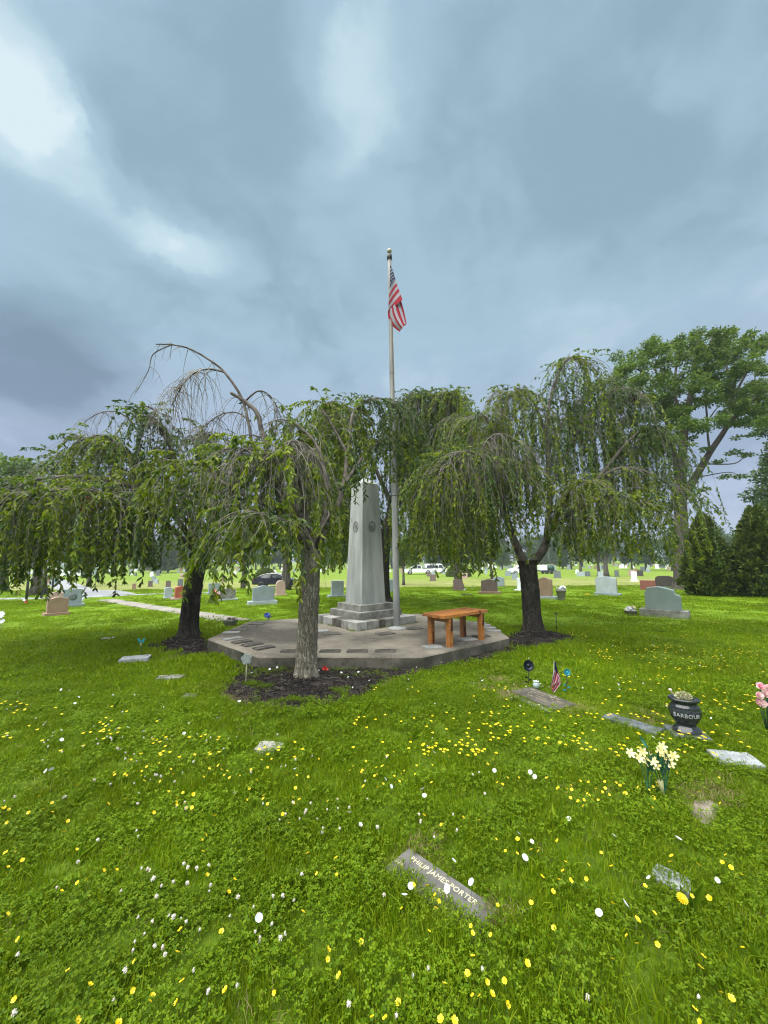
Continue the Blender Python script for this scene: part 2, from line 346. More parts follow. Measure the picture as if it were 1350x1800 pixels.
def patchy(m):
    """drifts of paler, drier turf"""
    t = m.node_tree; g = N(t, 'ShaderNodeNewGeometry'); n = noise_tex(t, g.outputs['Position'], 0.75, 5, 0.62)
    f = ramp(t, n.outputs['Fac'], [(0.56, 0.0), (0.74, 0.30)], 'LINEAR')
    for nm in ('Principled BSDF', 'Translucent BSDF'):
        b = t.nodes[nm]; s = b.inputs[0]; src = s.links[0].from_socket
        t.links.new(mixc(t, f, src, (0.26, 0.27, 0.035)), s)
patchy(M_grass); patchy(M_clover)
M_stem = leaf_mat('flower_stem', [(0.07, 0.13, 0.02), (0.10, 0.16, 0.03)], 0.1, 0.6, 0.5, 0.2, True)
M_lily = leaf_mat('lily_petal', [(0.72, 0.68, 0.36), (0.78, 0.76, 0.52), (0.70, 0.63, 0.22)], 0.25, 0.6, 9, 0.3, True, (1, 1, 0.8))
M_tealleaf = leaf_mat('silk_leaf', [(0.015, 0.11, 0.06), (0.03, 0.16, 0.09), (0.02, 0.07, 0.035)], 0.15, 0.5, 5, 0.4, True)
M_pink = leaf_mat('pink_petal', [(0.75, 0.32, 0.42), (0.82, 0.55, 0.58), (0.85, 0.74, 0.70)], 0.25, 0.6, 12, 0.3, True, (1.1, 0.9, 0.9))
M_red = plain('red_petal', (0.62, 0.045, 0.03), 0.6)
M_blue = plain('blue_petal', (0.05, 0.09, 0.42), 0.5)
M_pale = plain('pale_petal', (0.62, 0.66, 0.72), 0.6)
M_teal = plain('teal_petal', (0.02, 0.22, 0.28), 0.4)
M_navy = plain('navy_petal', (0.006, 0.010, 0.018), 0.4)
M_glass = plain('cloudy_glass', (0.30, 0.38, 0.36), 0.15, 0.0, 0.6)
M_pot = rough_mat('grey_pot', (0.12, 0.12, 0.10), (0.22, 0.21, 0.18), 8, 0.9, 0.3)
M_potd = rough_mat('dark_pot', (0.035, 0.04, 0.035), (0.07, 0.075, 0.07), 8, 0.7, 0.3)
M_dead = plain('withered_plant', (0.05, 0.038, 0.025), 0.9)
M_pale_pl = leaf_mat('dried_flower', [(0.36, 0.36, 0.20), (0.48, 0.46, 0.30), (0.26, 0.27, 0.13)], 0.1, 0.8, 9, 0.2, True)
def stone(name, c, v=0.14, speck=0.4, rough=0.6):
    return rough_mat(name, tuple(x*(1-v) for x in c), tuple(min(1, x*(1+v)) for x in c), 3.5, rough, 0.08, 90, (130, 0.56, tuple(x*0.6 for x in c), speck), bdist=0.003)
ST = {'tan': stone('tan_granite', (0.29, 0.20, 0.14)), 'grey': stone('grey_granite', (0.22, 0.27, 0.29)), 'lgrey': stone('light_granite', (0.33, 0.38, 0.40)),
      'pink': stone('pink_granite', (0.40, 0.29, 0.245)), 'red': stone('red_granite', (0.34, 0.085, 0.055)), 'brown': stone('brown_granite', (0.155, 0.115, 0.108)),
      'dark': stone('dark_granite', (0.060, 0.050, 0.045)), 'white': stone('white_marble', (0.72, 0.76, 0.78), 0.06, 0.1), 'green': stone('green_granite', (0.20, 0.26, 0.245), 0.1, 0.6),
      'rbrown': stone('redbrown_granite', (0.20, 0.075, 0.055)), 'weath': M_gran_w, 'dgrey': stone('dark_grey_granite', (0.13, 0.15, 0.155))}
M_edge = stone('rough_stone_edge', (0.52, 0.53, 0.50), 0.2, 0.5, 0.9)

# ------------------------------------------------------------------ mesh helpers
class MB:
    def __init__(s): s.v = []; s.f = []; s.m = []; s.sm = []
    def add(s, vs, fs, mi=0, smooth=False):
        o = len(s.v); s.v += [tuple(v) for v in vs]
        for f in fs: s.f.append(tuple(i+o for i in f)); s.m.append(mi); s.sm.append(smooth)
    def box(s, c, d, mi=0, M=None, taper=1.0, bev=0.0):
        x, y, z = d[0]/2, d[1]/2, d[2]/2
        def ring(zz, k, ins):
            a, b = x*k-ins, y*k-ins
            if bev <= 0: return [(-a, -b, zz), (a, -b, zz), (a, b, zz), (-a, b, zz)]
            e = bev
            return [(-a+e, -b, zz), (a-e, -b, zz), (a, -b+e, zz), (a, b-e, zz), (a-e, b, zz), (-a+e, b, zz), (-a, b-e, zz), (-a, -b+e, zz)]
        if bev <= 0: rs = [ring(-z, 1, 0), ring(z, taper, 0)]
        else: rs = [ring(-z, 1, 0), ring(z-bev, taper, 0), ring(z, taper, bev*0.8)]
        n = len(rs[0]); vs = [Vector(p) for r in rs for p in r]
        vs = [(M @ v if M else v) + Vector(c) for v in vs]
        fs = [tuple(range(n-1, -1, -1)), tuple(range(n*(len(rs)-1), n*len(rs)))]
        for k in range(len(rs)-1):
            for i in range(n): fs.append((k*n+i, k*n+(i+1) % n, (k+1)*n+(i+1) % n, (k+1)*n+i))
        s.add(vs, fs, mi)
    def tube(s, pts, rad, n=6, mi=0, cap=True, smooth=True, jit=None):
        pts = [Vector(p) for p in pts]
        if not hasattr(rad, '__len__'): rad = [rad]*len(pts)
        vs = []; ref = None
        for i, p in enumerate(pts):
            d = (pts[min(i+1, len(pts)-1)] - pts[max(i-1, 0)])
            d = d.normalized() if d.length > 1e-9 else Vector((0, 0, 1))
            if ref is None: ref = d.orthogonal().normalized()
            ref = (ref - d*ref.dot(d)); ref = ref.normalized() if ref.length > 1e-6 else d.orthogonal().normalized()
            b = d.cross(ref)
            for k in range(n):
                a = 2*PI*k/n; q = (ref*math.cos(a) + b*math.sin(a))
                r = rad[i]
                if jit: r *= jit(i, a, p)
                vs.append(p + q*r)
        fs = []
        for i in range(len(pts)-1):
            for k in range(n): fs.append((i*n+k, i*n+(k+1) % n, (i+1)*n+(k+1) % n, (i+1)*n+k))
        if cap: fs += [tuple(range(n-1, -1, -1)), tuple(range((len(pts)-1)*n, len(pts)*n))]
        s.add(vs, fs, mi, smooth)
    def lathe(s, prof, n=20, c=(0, 0, 0), mi=0, M=None, smooth=True, rx=1.0, ry=1.0):
        vs = []
        for r, z in prof:
            for k in range(n):
                a = 2*PI*k/n; v = Vector((r*rx*math.cos(a), r*ry*math.sin(a), z))
                vs.append((M @ v if M else v) + Vector(c))
        fs = []
        for i in range(len(prof)-1):
            for k in range(n): fs.append((i*n+k, i*n+(k+1) % n, (i+1)*n+(k+1) % n, (i+1)*n+k))
        fs += [tuple(range(n-1, -1, -1)), tuple(range((len(prof)-1)*n, len(prof)*n))]
        s.add(vs, fs, mi, smooth)
    def prism(s, outline, y0, y1, mi=0, M=None, c=(0, 0, 0), bev=0.0, mi_side=None):
        """outline in x,z counter-clockwise seen from -y; extruded from y0 (front) to y1 (back)"""
        n = len(outline); cx = sum(p[0] for p in outline)/n; cz = sum(p[1] for p in outline)/n
        def ring(y, k):
            r = []
            for x, z in outline:
                dx, dz = x-cx, z-cz; l = math.hypot(dx, dz) or 1
                r.append((x-dx/l*k, y, z-dz/l*k))
            return r
        rs = [ring(y0, bev), ring(y0+bev, 0), ring(y1-bev, 0), ring(y1, bev)] if bev > 0 else [ring(y0, 0), ring(y1, 0)]
        vs = [Vector(p) for r in rs for p in r]
        vs = [(M @ v if M else v) + Vector(c) for v in vs]
        L = len(rs)
        s.add(vs, [tuple(range(n)), tuple(range(n*L-1, n*(L-1)-1, -1))], mi)
        fs = []
        for k in range(L-1):
            for i in range(n): fs.append((k*n+(i+1) % n, k*n+i, (k+1)*n+i, (k+1)*n+(i+1) % n))
        s.add(vs, fs, mi if mi_side is None else mi_side)
    def mesh(s, name, mats):
        me = bpy.data.meshes.new(name); me.from_pydata(s.v, [], s.f)
        for m in (mats if isinstance(mats, (list, tuple)) else [mats]): me.materials.append(m)
        if s.f:
            me.polygons.foreach_set('material_index', s.m); me.polygons.foreach_set('use_smooth', s.sm)
        me.update(); return me
    def build(s, name, mats, parent=None):
        o = bpy.data.objects.new(name, s.mesh(name, mats)); COL.objects.link(o)
        if parent is not None: o.parent = parent
        return o
def np_mesh(name, V, FQ, mats, smooth=False):
    """mesh from a numpy vertex array and an (n,k) face array"""
    me = bpy.data.meshes.new(name); nf, k = FQ.shape
    me.vertices.add(len(V)); me.vertices.foreach_set('co', np.ascontiguousarray(V, dtype=np.float32).ravel())
    me.loops.add(nf*k); me.loops.foreach_set('vertex_index', np.ascontiguousarray(FQ, dtype=np.int32).ravel())
    me.polygons.add(nf); me.polygons.foreach_set('loop_start', np.arange(0, nf*k, k, dtype=np.int32))
    if smooth: me.polygons.foreach_set('use_smooth', np.ones(nf, dtype=bool))
    for m in (mats if isinstance(mats, (list, tuple)) else [mats]): me.materials.append(m)
    me.update(calc_edges=True); return me
def link(name, me, parent=None):
    o = bpy.data.objects.new(name, me); COL.objects.link(o)
    if parent is not None: o.parent = parent
    return o
def tag(o, label=None, cat=None, group=None, kind=None):
    if label: o['label'] = label
    if cat: o['category'] = cat
    if group: o['group'] = group
    if kind: o['kind'] = kind
    return o
def thing(name, label, cat, loc=(0, 0, 0), rz=0.0, group=None):
    o = bpy.data.objects.new(name, None); COL.objects.link(o); o.location = loc; o.rotation_euler = (0, 0, rz)
    o.empty_display_size = 0.1
    return tag(o, label, cat, group)
def inpoly(X, Y, poly):
    c = np.zeros(len(X), bool); n = len(poly)
    for i in range(n):
        x1, y1 = poly[i]; x2, y2 = poly[(i+1) % n]
        if y1 == y2: continue
        t = ((y1 > Y) != (y2 > Y)) & (X < (x2-x1)*(Y-y1)/(y2-y1)+x1)
        c ^= t
    return c
def clear_near(pts, d=0.0): return pts
GM = lambda pts, h=0.0: [(lambda q: (q.x, q.y))(G(a, b, h)) for a, b in pts]

# ------------------------------------------------------------------ ground
def make_ground():
    ys = np.concatenate([np.linspace(-12, 60, 145), np.linspace(64, 200, 35), np.linspace(220, 880, 24)])
    xs = np.concatenate([np.linspace(-700, -120, 18), np.linspace(-110, -26, 22), np.linspace(-25, 25, 101), np.linspace(26, 110, 22), np.linspace(120, 700, 18)])
    X, Y = np.meshgrid(xs, ys); Z = TN(Y)
    V = np.stack([X.ravel(), Y.ravel(), Z.ravel()], 1)
    nx = len(xs); i = np.arange(len(ys)-1)[:, None]*nx + np.arange(nx-1)[None, :]
    Fq = np.stack([i, i+1, i+1+nx, i+nx], -1).reshape(-1, 4)
    o = link('ground', np_mesh('ground', V, Fq, M_lawn, True)); tag(o, kind='structure')
make_ground()

PLH = 0.20
PLAT_PX = [(455, 1153), (742, 1153), (895, 1119.5), (860, 1096), (735, 1078.5), (520, 1087), (436, 1092.5), (365, 1122)]
PLAT = GM(PLAT_PX, PLH)
pcx = sum(p[0] for p in PLAT)/8; pcy = sum(p[1] for p in PLAT)/8
EXCL = [PLAT]

def densify(poly, step):
    out = []
    for i in range(len(poly)):
        a = Vector(poly[i]); b = Vector(poly[(i+1) % len(poly)]); n = max(1, int((b-a).length/step))
        for k in range(n): out.append(tuple(a.lerp(b, k/n)))
    return out
def make_platform():
    pts = densify(PLAT, 0.09); n = len(pts)
    def ring(k, z, j):
        r = []
        for i, (x, y) in enumerate(pts):
            w = noise.noise(Vector((x*5, y*5, z*9)))*j
            d = Vector((x-pcx, y-pcy)); l = d.length; f = (l - k + w)/l
            r.append((pcx+d.x*f, pcy+d.y*f, z + (noise.noise(Vector((x*3, y*3, 7.7)))*j*0.6 if z > 0 else 0)))
        return r
    b = MB(); rs = [ring(0.0, -0.06, 0), ring(0.0, 0.03, 0.016), ring(0.0, 0.10, 0.014), ring(0.0, PLH-0.028, 0.010), ring(0.010, PLH-0.009, 0.008), ring(0.032, PLH, 0.004)]
    vs = [p for r in rs for p in r]; fs = []
    for k in range(len(rs)-1):
        for i in range(n): fs.append((k*n+i, k*n+(i+1) % n, (k+1)*n+(i+1) % n, (k+1)*n+i))
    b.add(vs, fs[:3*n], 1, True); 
    b.add(vs, fs[3*n:], 0, True)
    top = rs[-1]; inner = [(pcx+(x-pcx)*0.9, pcy+(y-pcy)*0.9, PLH) for x, y, z in top]
    b.add(list(top)+inner, [(i, (i+1) % n, n+(i+1) % n, n+i) for i in range(n)], 0)
    b.add(inner, [tuple(range(n))], 0)
    o = b.build('concrete_platform', [M_conc, M_concs]); tag(o, kind='structure')
make_platform()

def strip(name, pts, widths, mat, h):
    P2 = [Vector(p) for p in pts]; fine = []; fw = []
    for i in range(len(P2)-1):
        n = max(2, int((P2[i+1]-P2[i]).length/0.5))
        for k in range(n): fine.append(P2[i].lerp(P2[i+1], k/n)); fw.append(widths[i]+(widths[i+1]-widths[i])*k/n)
    fine.append(P2[-1]); fw.append(widths[-1])
    vs = []; L = []; R = []
    for i, p in enumerate(fine):
        d = (fine[min(i+1, len(fine)-1)]-fine[max(i-1, 0)]).normalized(); nrm = Vector((-d.y, d.x))
        a = p+nrm*fw[i]/2; c = p-nrm*fw[i]/2
        L.append((a.x, a.y)); R.append((c.x, c.y))
        vs += [(a.x, a.y, T(a.x, a.y)+h), (c.x, c.y, T(c.x, c.y)+h), (a.x, a.y, T(a.x, a.y)-0.05), (c.x, c.y, T(c.x, c.y)-0.05)]
    fs = []
    for i in range(len(fine)-1):
        q = i*4
        fs += [(q+1, q+5, q+4, q), (q, q+4, q+6, q+2), (q+5, q+1, q+3, q+7)]
    b = MB(); b.add(vs, fs, 0); o = b.build(name, mat); tag(o, kind='structure')
    wide = lambda A, B, k: [(a[0]+(a[0]-b_[0])*k, a[1]+(a[1]-b_[1])*k) for a, b_ in zip(A, B)]
    k = 0.16/(sum(widths)/len(widths)); EXCL.append(wide(L, R, k) + wide(R, L, k)[::-1])
    return o
strip('path', GM([(421, 1092.5), (352, 1080.5), (262, 1067), (186, 1054.5)]), [0.62, 0.60, 0.58, 0.62], M_path, 0.020)
strip('road', GM([(-160, 1055), (60, 1052), (150, 1049), (196, 1047.5), (300, 1043), (420, 1040)]), [1.0, 0.7, 1.5, 0.9, 0.7, 0.5], M_road, 0.012)
strip('road', GM([(168, 1047.5), (140, 1037), (112, 1027), (88, 1019), (60, 1014)]), [3.2, 2.9, 3.0, 3.2, 3.4], M_road, 0.016)

# mulch beds: mounded soil, chips over it
def bed(px, h, name='mulch_bed'):
    poly = densify(GM(px), 0.12); n = len(poly)
    cx = sum(p[0] for p in poly)/n; cy = sum(p[1] for p in poly)/n
    poly = [(x + noise.noise(Vector((x*2.2, y*2.2, 3)))*0.10, y + noise.noise(Vector((x*2.2, y*2.2, 8)))*0.10) for x, y in poly]
    b = MB(); vs = [(cx, cy, h)]; K = 9
    for k in range(1, K+1):
        r = k/K
        for x, y in poly:
            xx = cx+(x-cx)*r; yy = cy+(y-cy)*r
            z = h*(1-r**2.2) + noise.noise(Vector((xx*4, yy*4, 1)))*0.02*(1-r*0.8) - 0.03*(r > 0.99)
            vs.append((xx, yy, max(z, 0.006) if r < 0.99 else z))
    fs = [(0, 1+i, 1+(i+1) % n) for i in range(n)]
    for k in range(K-1):
        for i in range(n): fs.append((1+k*n+i, 1+(k+1)*n+i, 1+(k+1)*n+(i+1) % n, 1+k*n+(i+1) % n))
    b.add(vs, fs, 0, True); o = b.build(name, M_soil); tag(o, kind='structure')
    EXCL.append(poly); return poly, (cx, cy), h
BEDS = [bed([(418, 1168), (455, 1174), (600, 1178), (742, 1178), (792, 1172), (752, 1184), (712, 1190), (676, 1200), (645, 1216), (622, 1228), (585, 1243), (520, 1249), (450, 1249), (410, 1240), (380, 1226), (384, 1210), (405, 1190)], 0.07),
        bed([(250, 1138), (275, 1127), (312, 1118), (356, 1112), (366, 1130), (380, 1142), (372, 1156), (330, 1152), (285, 1146)], 0.06),
        bed([(885, 1122), (905, 1112), (935, 1104), (970, 1110), (1018, 1119), (1005, 1129), (960, 1133), (930, 1140), (893, 1150), (845, 1162), (800, 1170), (810, 1158)], 0.06)]

# ------------------------------------------------------------------ monument
MON_C = None
def make_monument():
    c = G(626, 1110, PLH); a = math.radians(38.6)
    ex = Vector((math.cos(a), math.sin(a), 0)); ey = Vector((-math.sin(a), math.cos(a), 0))
    w = 1.52; cen = Vector((c.x, c.y, PLH)) + ex*w/2 + ey*w/2
    global MON_C; MON_C = cen
    root = thing('monument', 'tall grey granite obelisk with carved wreaths on a stepped base', 'monument', cen, a)
    h1, h2, h3 = 0.155, 0.135, 0.125
    # bottom course: single blocks along the four sides round a core
    def blocks(side, lens, mats):
        x = -w/2
        for L, m in zip(lens, mats):
            b = MB(); b.box((0, 0, 0), (L-0.006, 0.30, h1), bev=0.007)
            o = b.build('stone_block', m, root)
            M = Matrix.Rotation(side*PI/2, 4, 'Z') @ Matrix.Translation((x+L/2, -w/2+0.15+random.uniform(-.004, .004), h1/2-0.001))
            o.matrix_local = M; x += L
    lw = [0.26, 0.30, 0.12, 0.30, 0.40]
    blocks(0, [0.26, 0.28, 0.16, 0.33, 0.49], [M_gran_l, M_gran_w, M_gran_d, M_gran_w, M_gran_l])
    ln = w-0.30
    for side, lens, mats in ((1, [0.42, 0.40, ln-0.82], [M_gran_w]*3), (2, [0.34, 0.49, 0.39], [M_gran_w, M_gran_l, M_gran_w]), (3, [0.36, 0.34, w-1.30], [M_gran_l, M_gran_d, M_gran_w])):
        x = -w/2+0.30
        for L, m in zip(lens, mats):
            L2 = L; b = MB(); b.box((0, 0, 0), (L2-0.006, 0.30, h1), bev=0.007)
            o = b.build('stone_block', m, root)
            o.matrix_local = Matrix.Rotation(side*PI/2, 4, 'Z') @ Matrix.Translation((x+L2/2, -w/2+0.15, h1/2-0.001)); x += L2
    b = MB(); b.box((0, 0, h1/2-0.006), (w-0.62, w-0.62, h1-0.004)); b.build('core', M_gran_w, root)
    b = MB(); b.box((0, 0, h1+h2/2), (1.09, 1.09, h2), bev=0.006); b.build('step', M_gran_w, root)
    b = MB(); b.box((0, 0, h1+h2+h3/2), (0.86, 0.86, h3), bev=0.006); b.build('step', M_gran_w, root)
    z0 = h1+h2+h3; H = 3.16-PLH-z0; wb, wt = 0.61, 0.42
    b = MB(); b.box((0, 0, z0+H/2), (wb, wb, H), taper=wt/wb)
    b.build('shaft', M_gran, root)
    b = MB(); k = wt/2
    b.add([(-k, -k, z0+H), (k, -k, z0+H), (k, k, z0+H), (-k, k, z0+H), (0, 0, z0+H+0.16)], [(0, 1, 4), (1, 2, 4), (2, 3, 4), (3, 0, 4)], 0)
    b.build('cap', M_gran, root)
    # emblems: relief wreaths on the two seen faces
    ze = 2.02; hw = (wb/2)*(1-(ze-z0)/H) + (wt/2)*((ze-z0)/H)
    tilt = math.atan((wb-wt)/2/H)
    def emblem(kind):
        b = MB(); R = 0.105
        ring = [(math.cos(2*PI*i/28)*R*0.8, 0, math.sin(2*PI*i/28)*R) for i in range(29)]
        b.tube(ring, 0.008, 5, 0, cap=False)
        for i in range(18):
            an = 2*PI*i/18; p = Vector((math.cos(an)*R*0.8, -0.004, math.sin(an)*R))
            b.box(p, (0.012, 0.012, 0.034), 0, Matrix.Rotation(-an+0.5, 3, 'Y'))
        if kind == 'star':
            o = [((0.075 if i % 2 == 0 else 0.032)*math.sin(PI*i/5), (0.075 if i % 2 == 0 else 0.032)*math.cos(PI*i/5)-0.02) for i in range(10)]
            b.prism(o[::-1], -0.010, 0.006, 0)
        else:
            for dx, dz, sx, sz in ((0, 0.05, 0.06, 0.012), (-0.03, 0.0, 0.012, 0.07), (0.03, 0.0, 0.012, 0.07), (0, -0.05, 0.06, 0.012)):
                b.box((dx, 0, dz), (sx, 0.016, sz), 0)
            b.box((0, 0, 0.0), (0.035, 0.012, 0.05), 0)
        return b
    for kind, side in (('star', 0), ('shield', 3)):
        o = emblem(kind).build('wreath_emblem', M_relief, root)
        o.matrix_local = Matrix.Rotation(side*PI/2, 4, 'Z') @ Matrix.Translation((0.0, -hw-0.001, ze)) @ Matrix.Rotation(-tilt, 4, 'X')
    b = MB()
    for k in range(4):
        b.box((-0.16+0.0*k, 0, 0.02*k), (0.012+0.004*(k % 2), 0.01, 0.013), 0)
    o = b.build('carved_mark', M_relief, root)
    o.matrix_local = Matrix.Rotation(3*PI/2, 4, 'Z') @ Matrix.Translation((0.0, -hw+0.002, ze+0.13)) @ Matrix.Rotation(-tilt, 4, 'X')
make_monument()

# ------------------------------------------------------------------ flagpole and flag
def flag_mats():
    out = []
    for nm, c in (('flag_red', (0.27, 0.020, 0.034)), ('flag_white', (0.29, 0.29, 0.32)), ('flag_blue', (0.010, 0.018, 0.066))):
        out.append(rough_mat(nm, tuple(x*0.9 for x in c), tuple(min(1, x*1.1) for x in c), 30, 0.85, 0.1, 200, spec=0.2))
    return out
FM = flag_mats()
def make_pole():
    base = G(698, 1105, PLH); y0 = base.y
    top = P(684.5, 452, y0)
    root = thing('flagpole', 'tall silver metal flagpole standing on the concrete platform beside the obelisk', 'flagpole', base)
    d = top-base
    b = MB(); n = 12
    b.tube([d*(k/n) for k in range(n+1)], [0.064-(0.064-0.036)*(k/n)**1.2 for k in range(n+1)], 16, 0)
    b.build('shaft', M_pole, root)
    b = MB(); b.lathe([(0.175, 0.0), (0.178, 0.012), (0.165, 0.022), (0.09, 0.03), (0.072, 0.05)], 28); b.build('base_flange', M_pole, root)
    b = MB(); b.lathe([(0.040, -0.06), (0.056, -0.05), (0.058, 0.0), (0.054, 0.05), (0.03, 0.075), (0.012, 0.08), (0.012, 0.10)], 18, d); b.build('truck', M_dkmetal, root)
    b = MB(); R = 0.052; b.lathe([(R*math.sin(PI*i/12)+0.0005, -R*math.cos(PI*i/12)) for i in range(13)], 18, d+Vector((0, 0, 0.145))); b.build('finial_ball', M_poleball, root)
    # cleat cover
    q = d*((P(697, 955, y0).z-base.z)/d.z)
    b = MB(); b.box(q+Vector((0.035, -0.05, 0)), (0.065, 0.05, 0.16), bev=0.008); b.build('cleat_box', M_pole, root)
    # halyard
    b = MB(); b.tube([q+Vector((0.066, -0.03, 0.05)), d*0.5+Vector((0.058, -0.02, 0)), d*0.97+Vector((0.046, -0.02, 0))], 0.0035, 5); b.build('halyard', M_rod, root)
    for k in (0.33, 0.66):
        b = MB(); r = 0.064-(0.064-0.036)*k**1.2
        b.lathe([(r+0.001, -0.008), (r+0.003, 0), (r+0.001, 0.008)], 16, d*k); b.build('joint_ring', M_dkmetal, root)
    return base, d, y0
PB, PD, PY = make_pole()

def make_flag():
    # limp flag folded over itself, drawn on in zoom pixels (9x) of the photograph and hung beside the pole
    def zp(x, y, dep): return P(640+x/9.0, 420+y/9.0, PY-0.02+dep)
    root = thing('flag', 'limp striped national flag with white stars hanging folded near the pole top', 'flag', zp(415, 450, -0.05))
    o0 = root.location.copy()
    def cloth(L, R, nu, nv, depth, pick, name, bend=0.0):
        def cur(pts, t):
            t *= len(pts)-1; i = min(int(t), len(pts)-2); f = t-i
            return pts[i][0]+(pts[i+1][0]-pts[i][0])*f, pts[i][1]+(pts[i+1][1]-pts[i][1])*f
        vs = []; fs = []; ms = []
        for j in range(nv+1):
            t = j/nv; l = cur(L, t); r = cur(R, t)
            for i in range(nu+1):
                s = i/nu
                x = l[0]+(r[0]-l[0])*s; y = l[1]+(r[1]-l[1])*s - bend*math.sin(PI*s)
                dz = depth(s, t)
                vs.append(zp(x, y, dz)-o0)
        b = MB()
        for j in range(nv):
            for i in range(nu):
                fs.append((j*(nu+1)+i, (j+1)*(nu+1)+i, (j+1)*(nu+1)+i+1, j*(nu+1)+i+1)); ms.append(pick((i+.5)/nu, (j+.5)/nv))
        b.v = [tuple(v) for v in vs]; b.f = fs; b.m = ms; b.sm = [True]*len(fs)
        return b.build(name, FM, root), vs
    # upper fold: canton then stripes rising to the right
    st = [0.0, 0.405, 0.50, 0.585, 0.67, 0.75, 0.835, 1.0001]; sc = [2, 1, 0, 1, 0, 1, 0]
    def pickA(s, t):
        for k in range(7):
            if st[k] <= t < st[k+1]: return sc[k]
        return 0
    LA = [(412, 430), (412, 590), (410, 740), (395, 880), (388, 1000), (383, 1130), (380, 1180)]
    RA = [(425, 420), (455, 500), (485, 600), (515, 700), (545, 780), (580, 880), (608, 965)]
    depA = lambda s, t: -0.06-0.035*math.sin(s*PI*1.6+t*3)*t
    cloth(LA, RA, 10, 60, depA, pickA, 'upper_fold', 14)
    # lower fold: stripes falling to the right
    sB = [0, 0.11, 0.27, 0.42, 0.56, 0.70, 0.85, 1.001]; cB = [0, 1, 0, 1, 0, 1, 0]
    def pickB(s, t):
        for k in range(7):
            if sB[k] <= s < sB[k+1]: return cB[k]
        return 0
    LB = [(575, 940), (605, 1040), (635, 1150), (655, 1250), (672, 1330)]
    RB = [(372, 1150), (385, 1260), (440, 1370), (505, 1430), (562, 1470)]
    depB = lambda s, t: -0.035+0.03*math.sin(s*PI*2.2+t*1.5)
    cloth(LB, RB, 42, 14, depB, pickB, 'lower_fold')
    b = MB()
    b.tube([zp(600, 1350, -0.03)-o0, zp(640, 1362, -0.05)-o0, zp(668, 1338, -0.03)-o0], [0.008, 0.014, 0.006], 6); b.build('rolled_hem', FM[0], root)
    b = MB()
    for j in range(6):
        for i in range(3):
            t = 0.07+j*0.058; s = (i+0.4+0.45*(j % 2))/3.5
            if t > 0.4: continue
            l = (412, 430+(t/0.167)*160 if t < 0.167 else 590+((t-0.167)/0.167)*150); r = (425+t/0.5*120*0.99, 420+t/0.5*360)
            x = l[0]+(r[0]-l[0])*s; y = l[1]+(r[1]-l[1])*s-14*math.sin(PI*s)
            c = zp(x, y, depA(s, t)-0.006)-o0; R = 0.0215
            pts = [c+Vector((R*(1 if k % 2 == 0 else .45)*math.sin(PI*k/5), 0, R*(1 if k % 2 == 0 else .45)*math.cos(PI*k/5))) for k in range(10)]
            b.add([c]+pts, [(0, 1+k, 1+(k+1) % 10) for k in range(10)], 0)
    tag(b.build('stars', FM[1], root), kind='stuff')
make_flag()

# ------------------------------------------------------------------ bench
def make_bench():
    A, B, C_, D = (G(758.5, 1130.5, PLH), G(790.5, 1136.8, PLH), G(812.5, 1119, PLH), G(848, 1124, PLH))
    cen = (A+B+C_+D)/4; u = ((C_-A)+(D-B)); u.z = 0; L = u.length/2; u.normalize(); rz = math.atan2(u.y, u.x)
    Wd = ((B-A).length+(D-C_).length)/2
    root = thing('bench', 'orange cedar plank bench on four square legs at platform edge', 'bench', (cen.x, cen.y, PLH), rz)
    Ht = 0.475; lg = 0.082
    pw = (Wd+lg+0.02)/3
    for k in range(3):
        b = MB(); b.box((0, 0, 0), (L+lg+0.22, pw-0.009, 0.048), bev=0.006)
        o = b.build('seat_plank', M_wood, root); o.location = (random.uniform(-.008, .008), (k-1)*pw, Ht-0.026-(0.003 if k == 1 else 0))
    for sx in (-1, 1):
        for sy in (-1, 1):
            b = MB(); b.box((0, 0, (Ht-0.055)/2), (lg, lg, Ht-0.055), bev=0.005)
            o = b.build('leg', M_wood, root); o.location = (sx*L/2, sy*Wd/2, 0)
            o.rotation_euler = (0, 0, 0)
            m = MB()
            if sy < 0: m.box((0.018, -lg/2-0.0015, Ht*0.68), (0.036, 0.004, 0.18), 0); m.box((-0.008, -lg/2-0.001, Ht*0.55), (0.02, 0.003, 0.09), 0)
            else: m.box((0.0, -lg/2-0.0015, Ht*0.14), (0.022, 0.004, 0.22), 0)
            m.build('dark_streak', M_burl, o)
        b = MB(); b.box((0, 0, 0), (0.05, Wd-lg-0.01, 0.06)); o = b.build('rail', M_wood, root); o.location = (sx*L/2, 0, Ht-0.087)
    b = MB(); b.box((0, 0, 0), (L-lg-0.01, 0.04, 0.055)); o = b.build('rail', M_wood, root); o.location = (0, Wd/2-0.0, Ht-0.086)
make_bench()

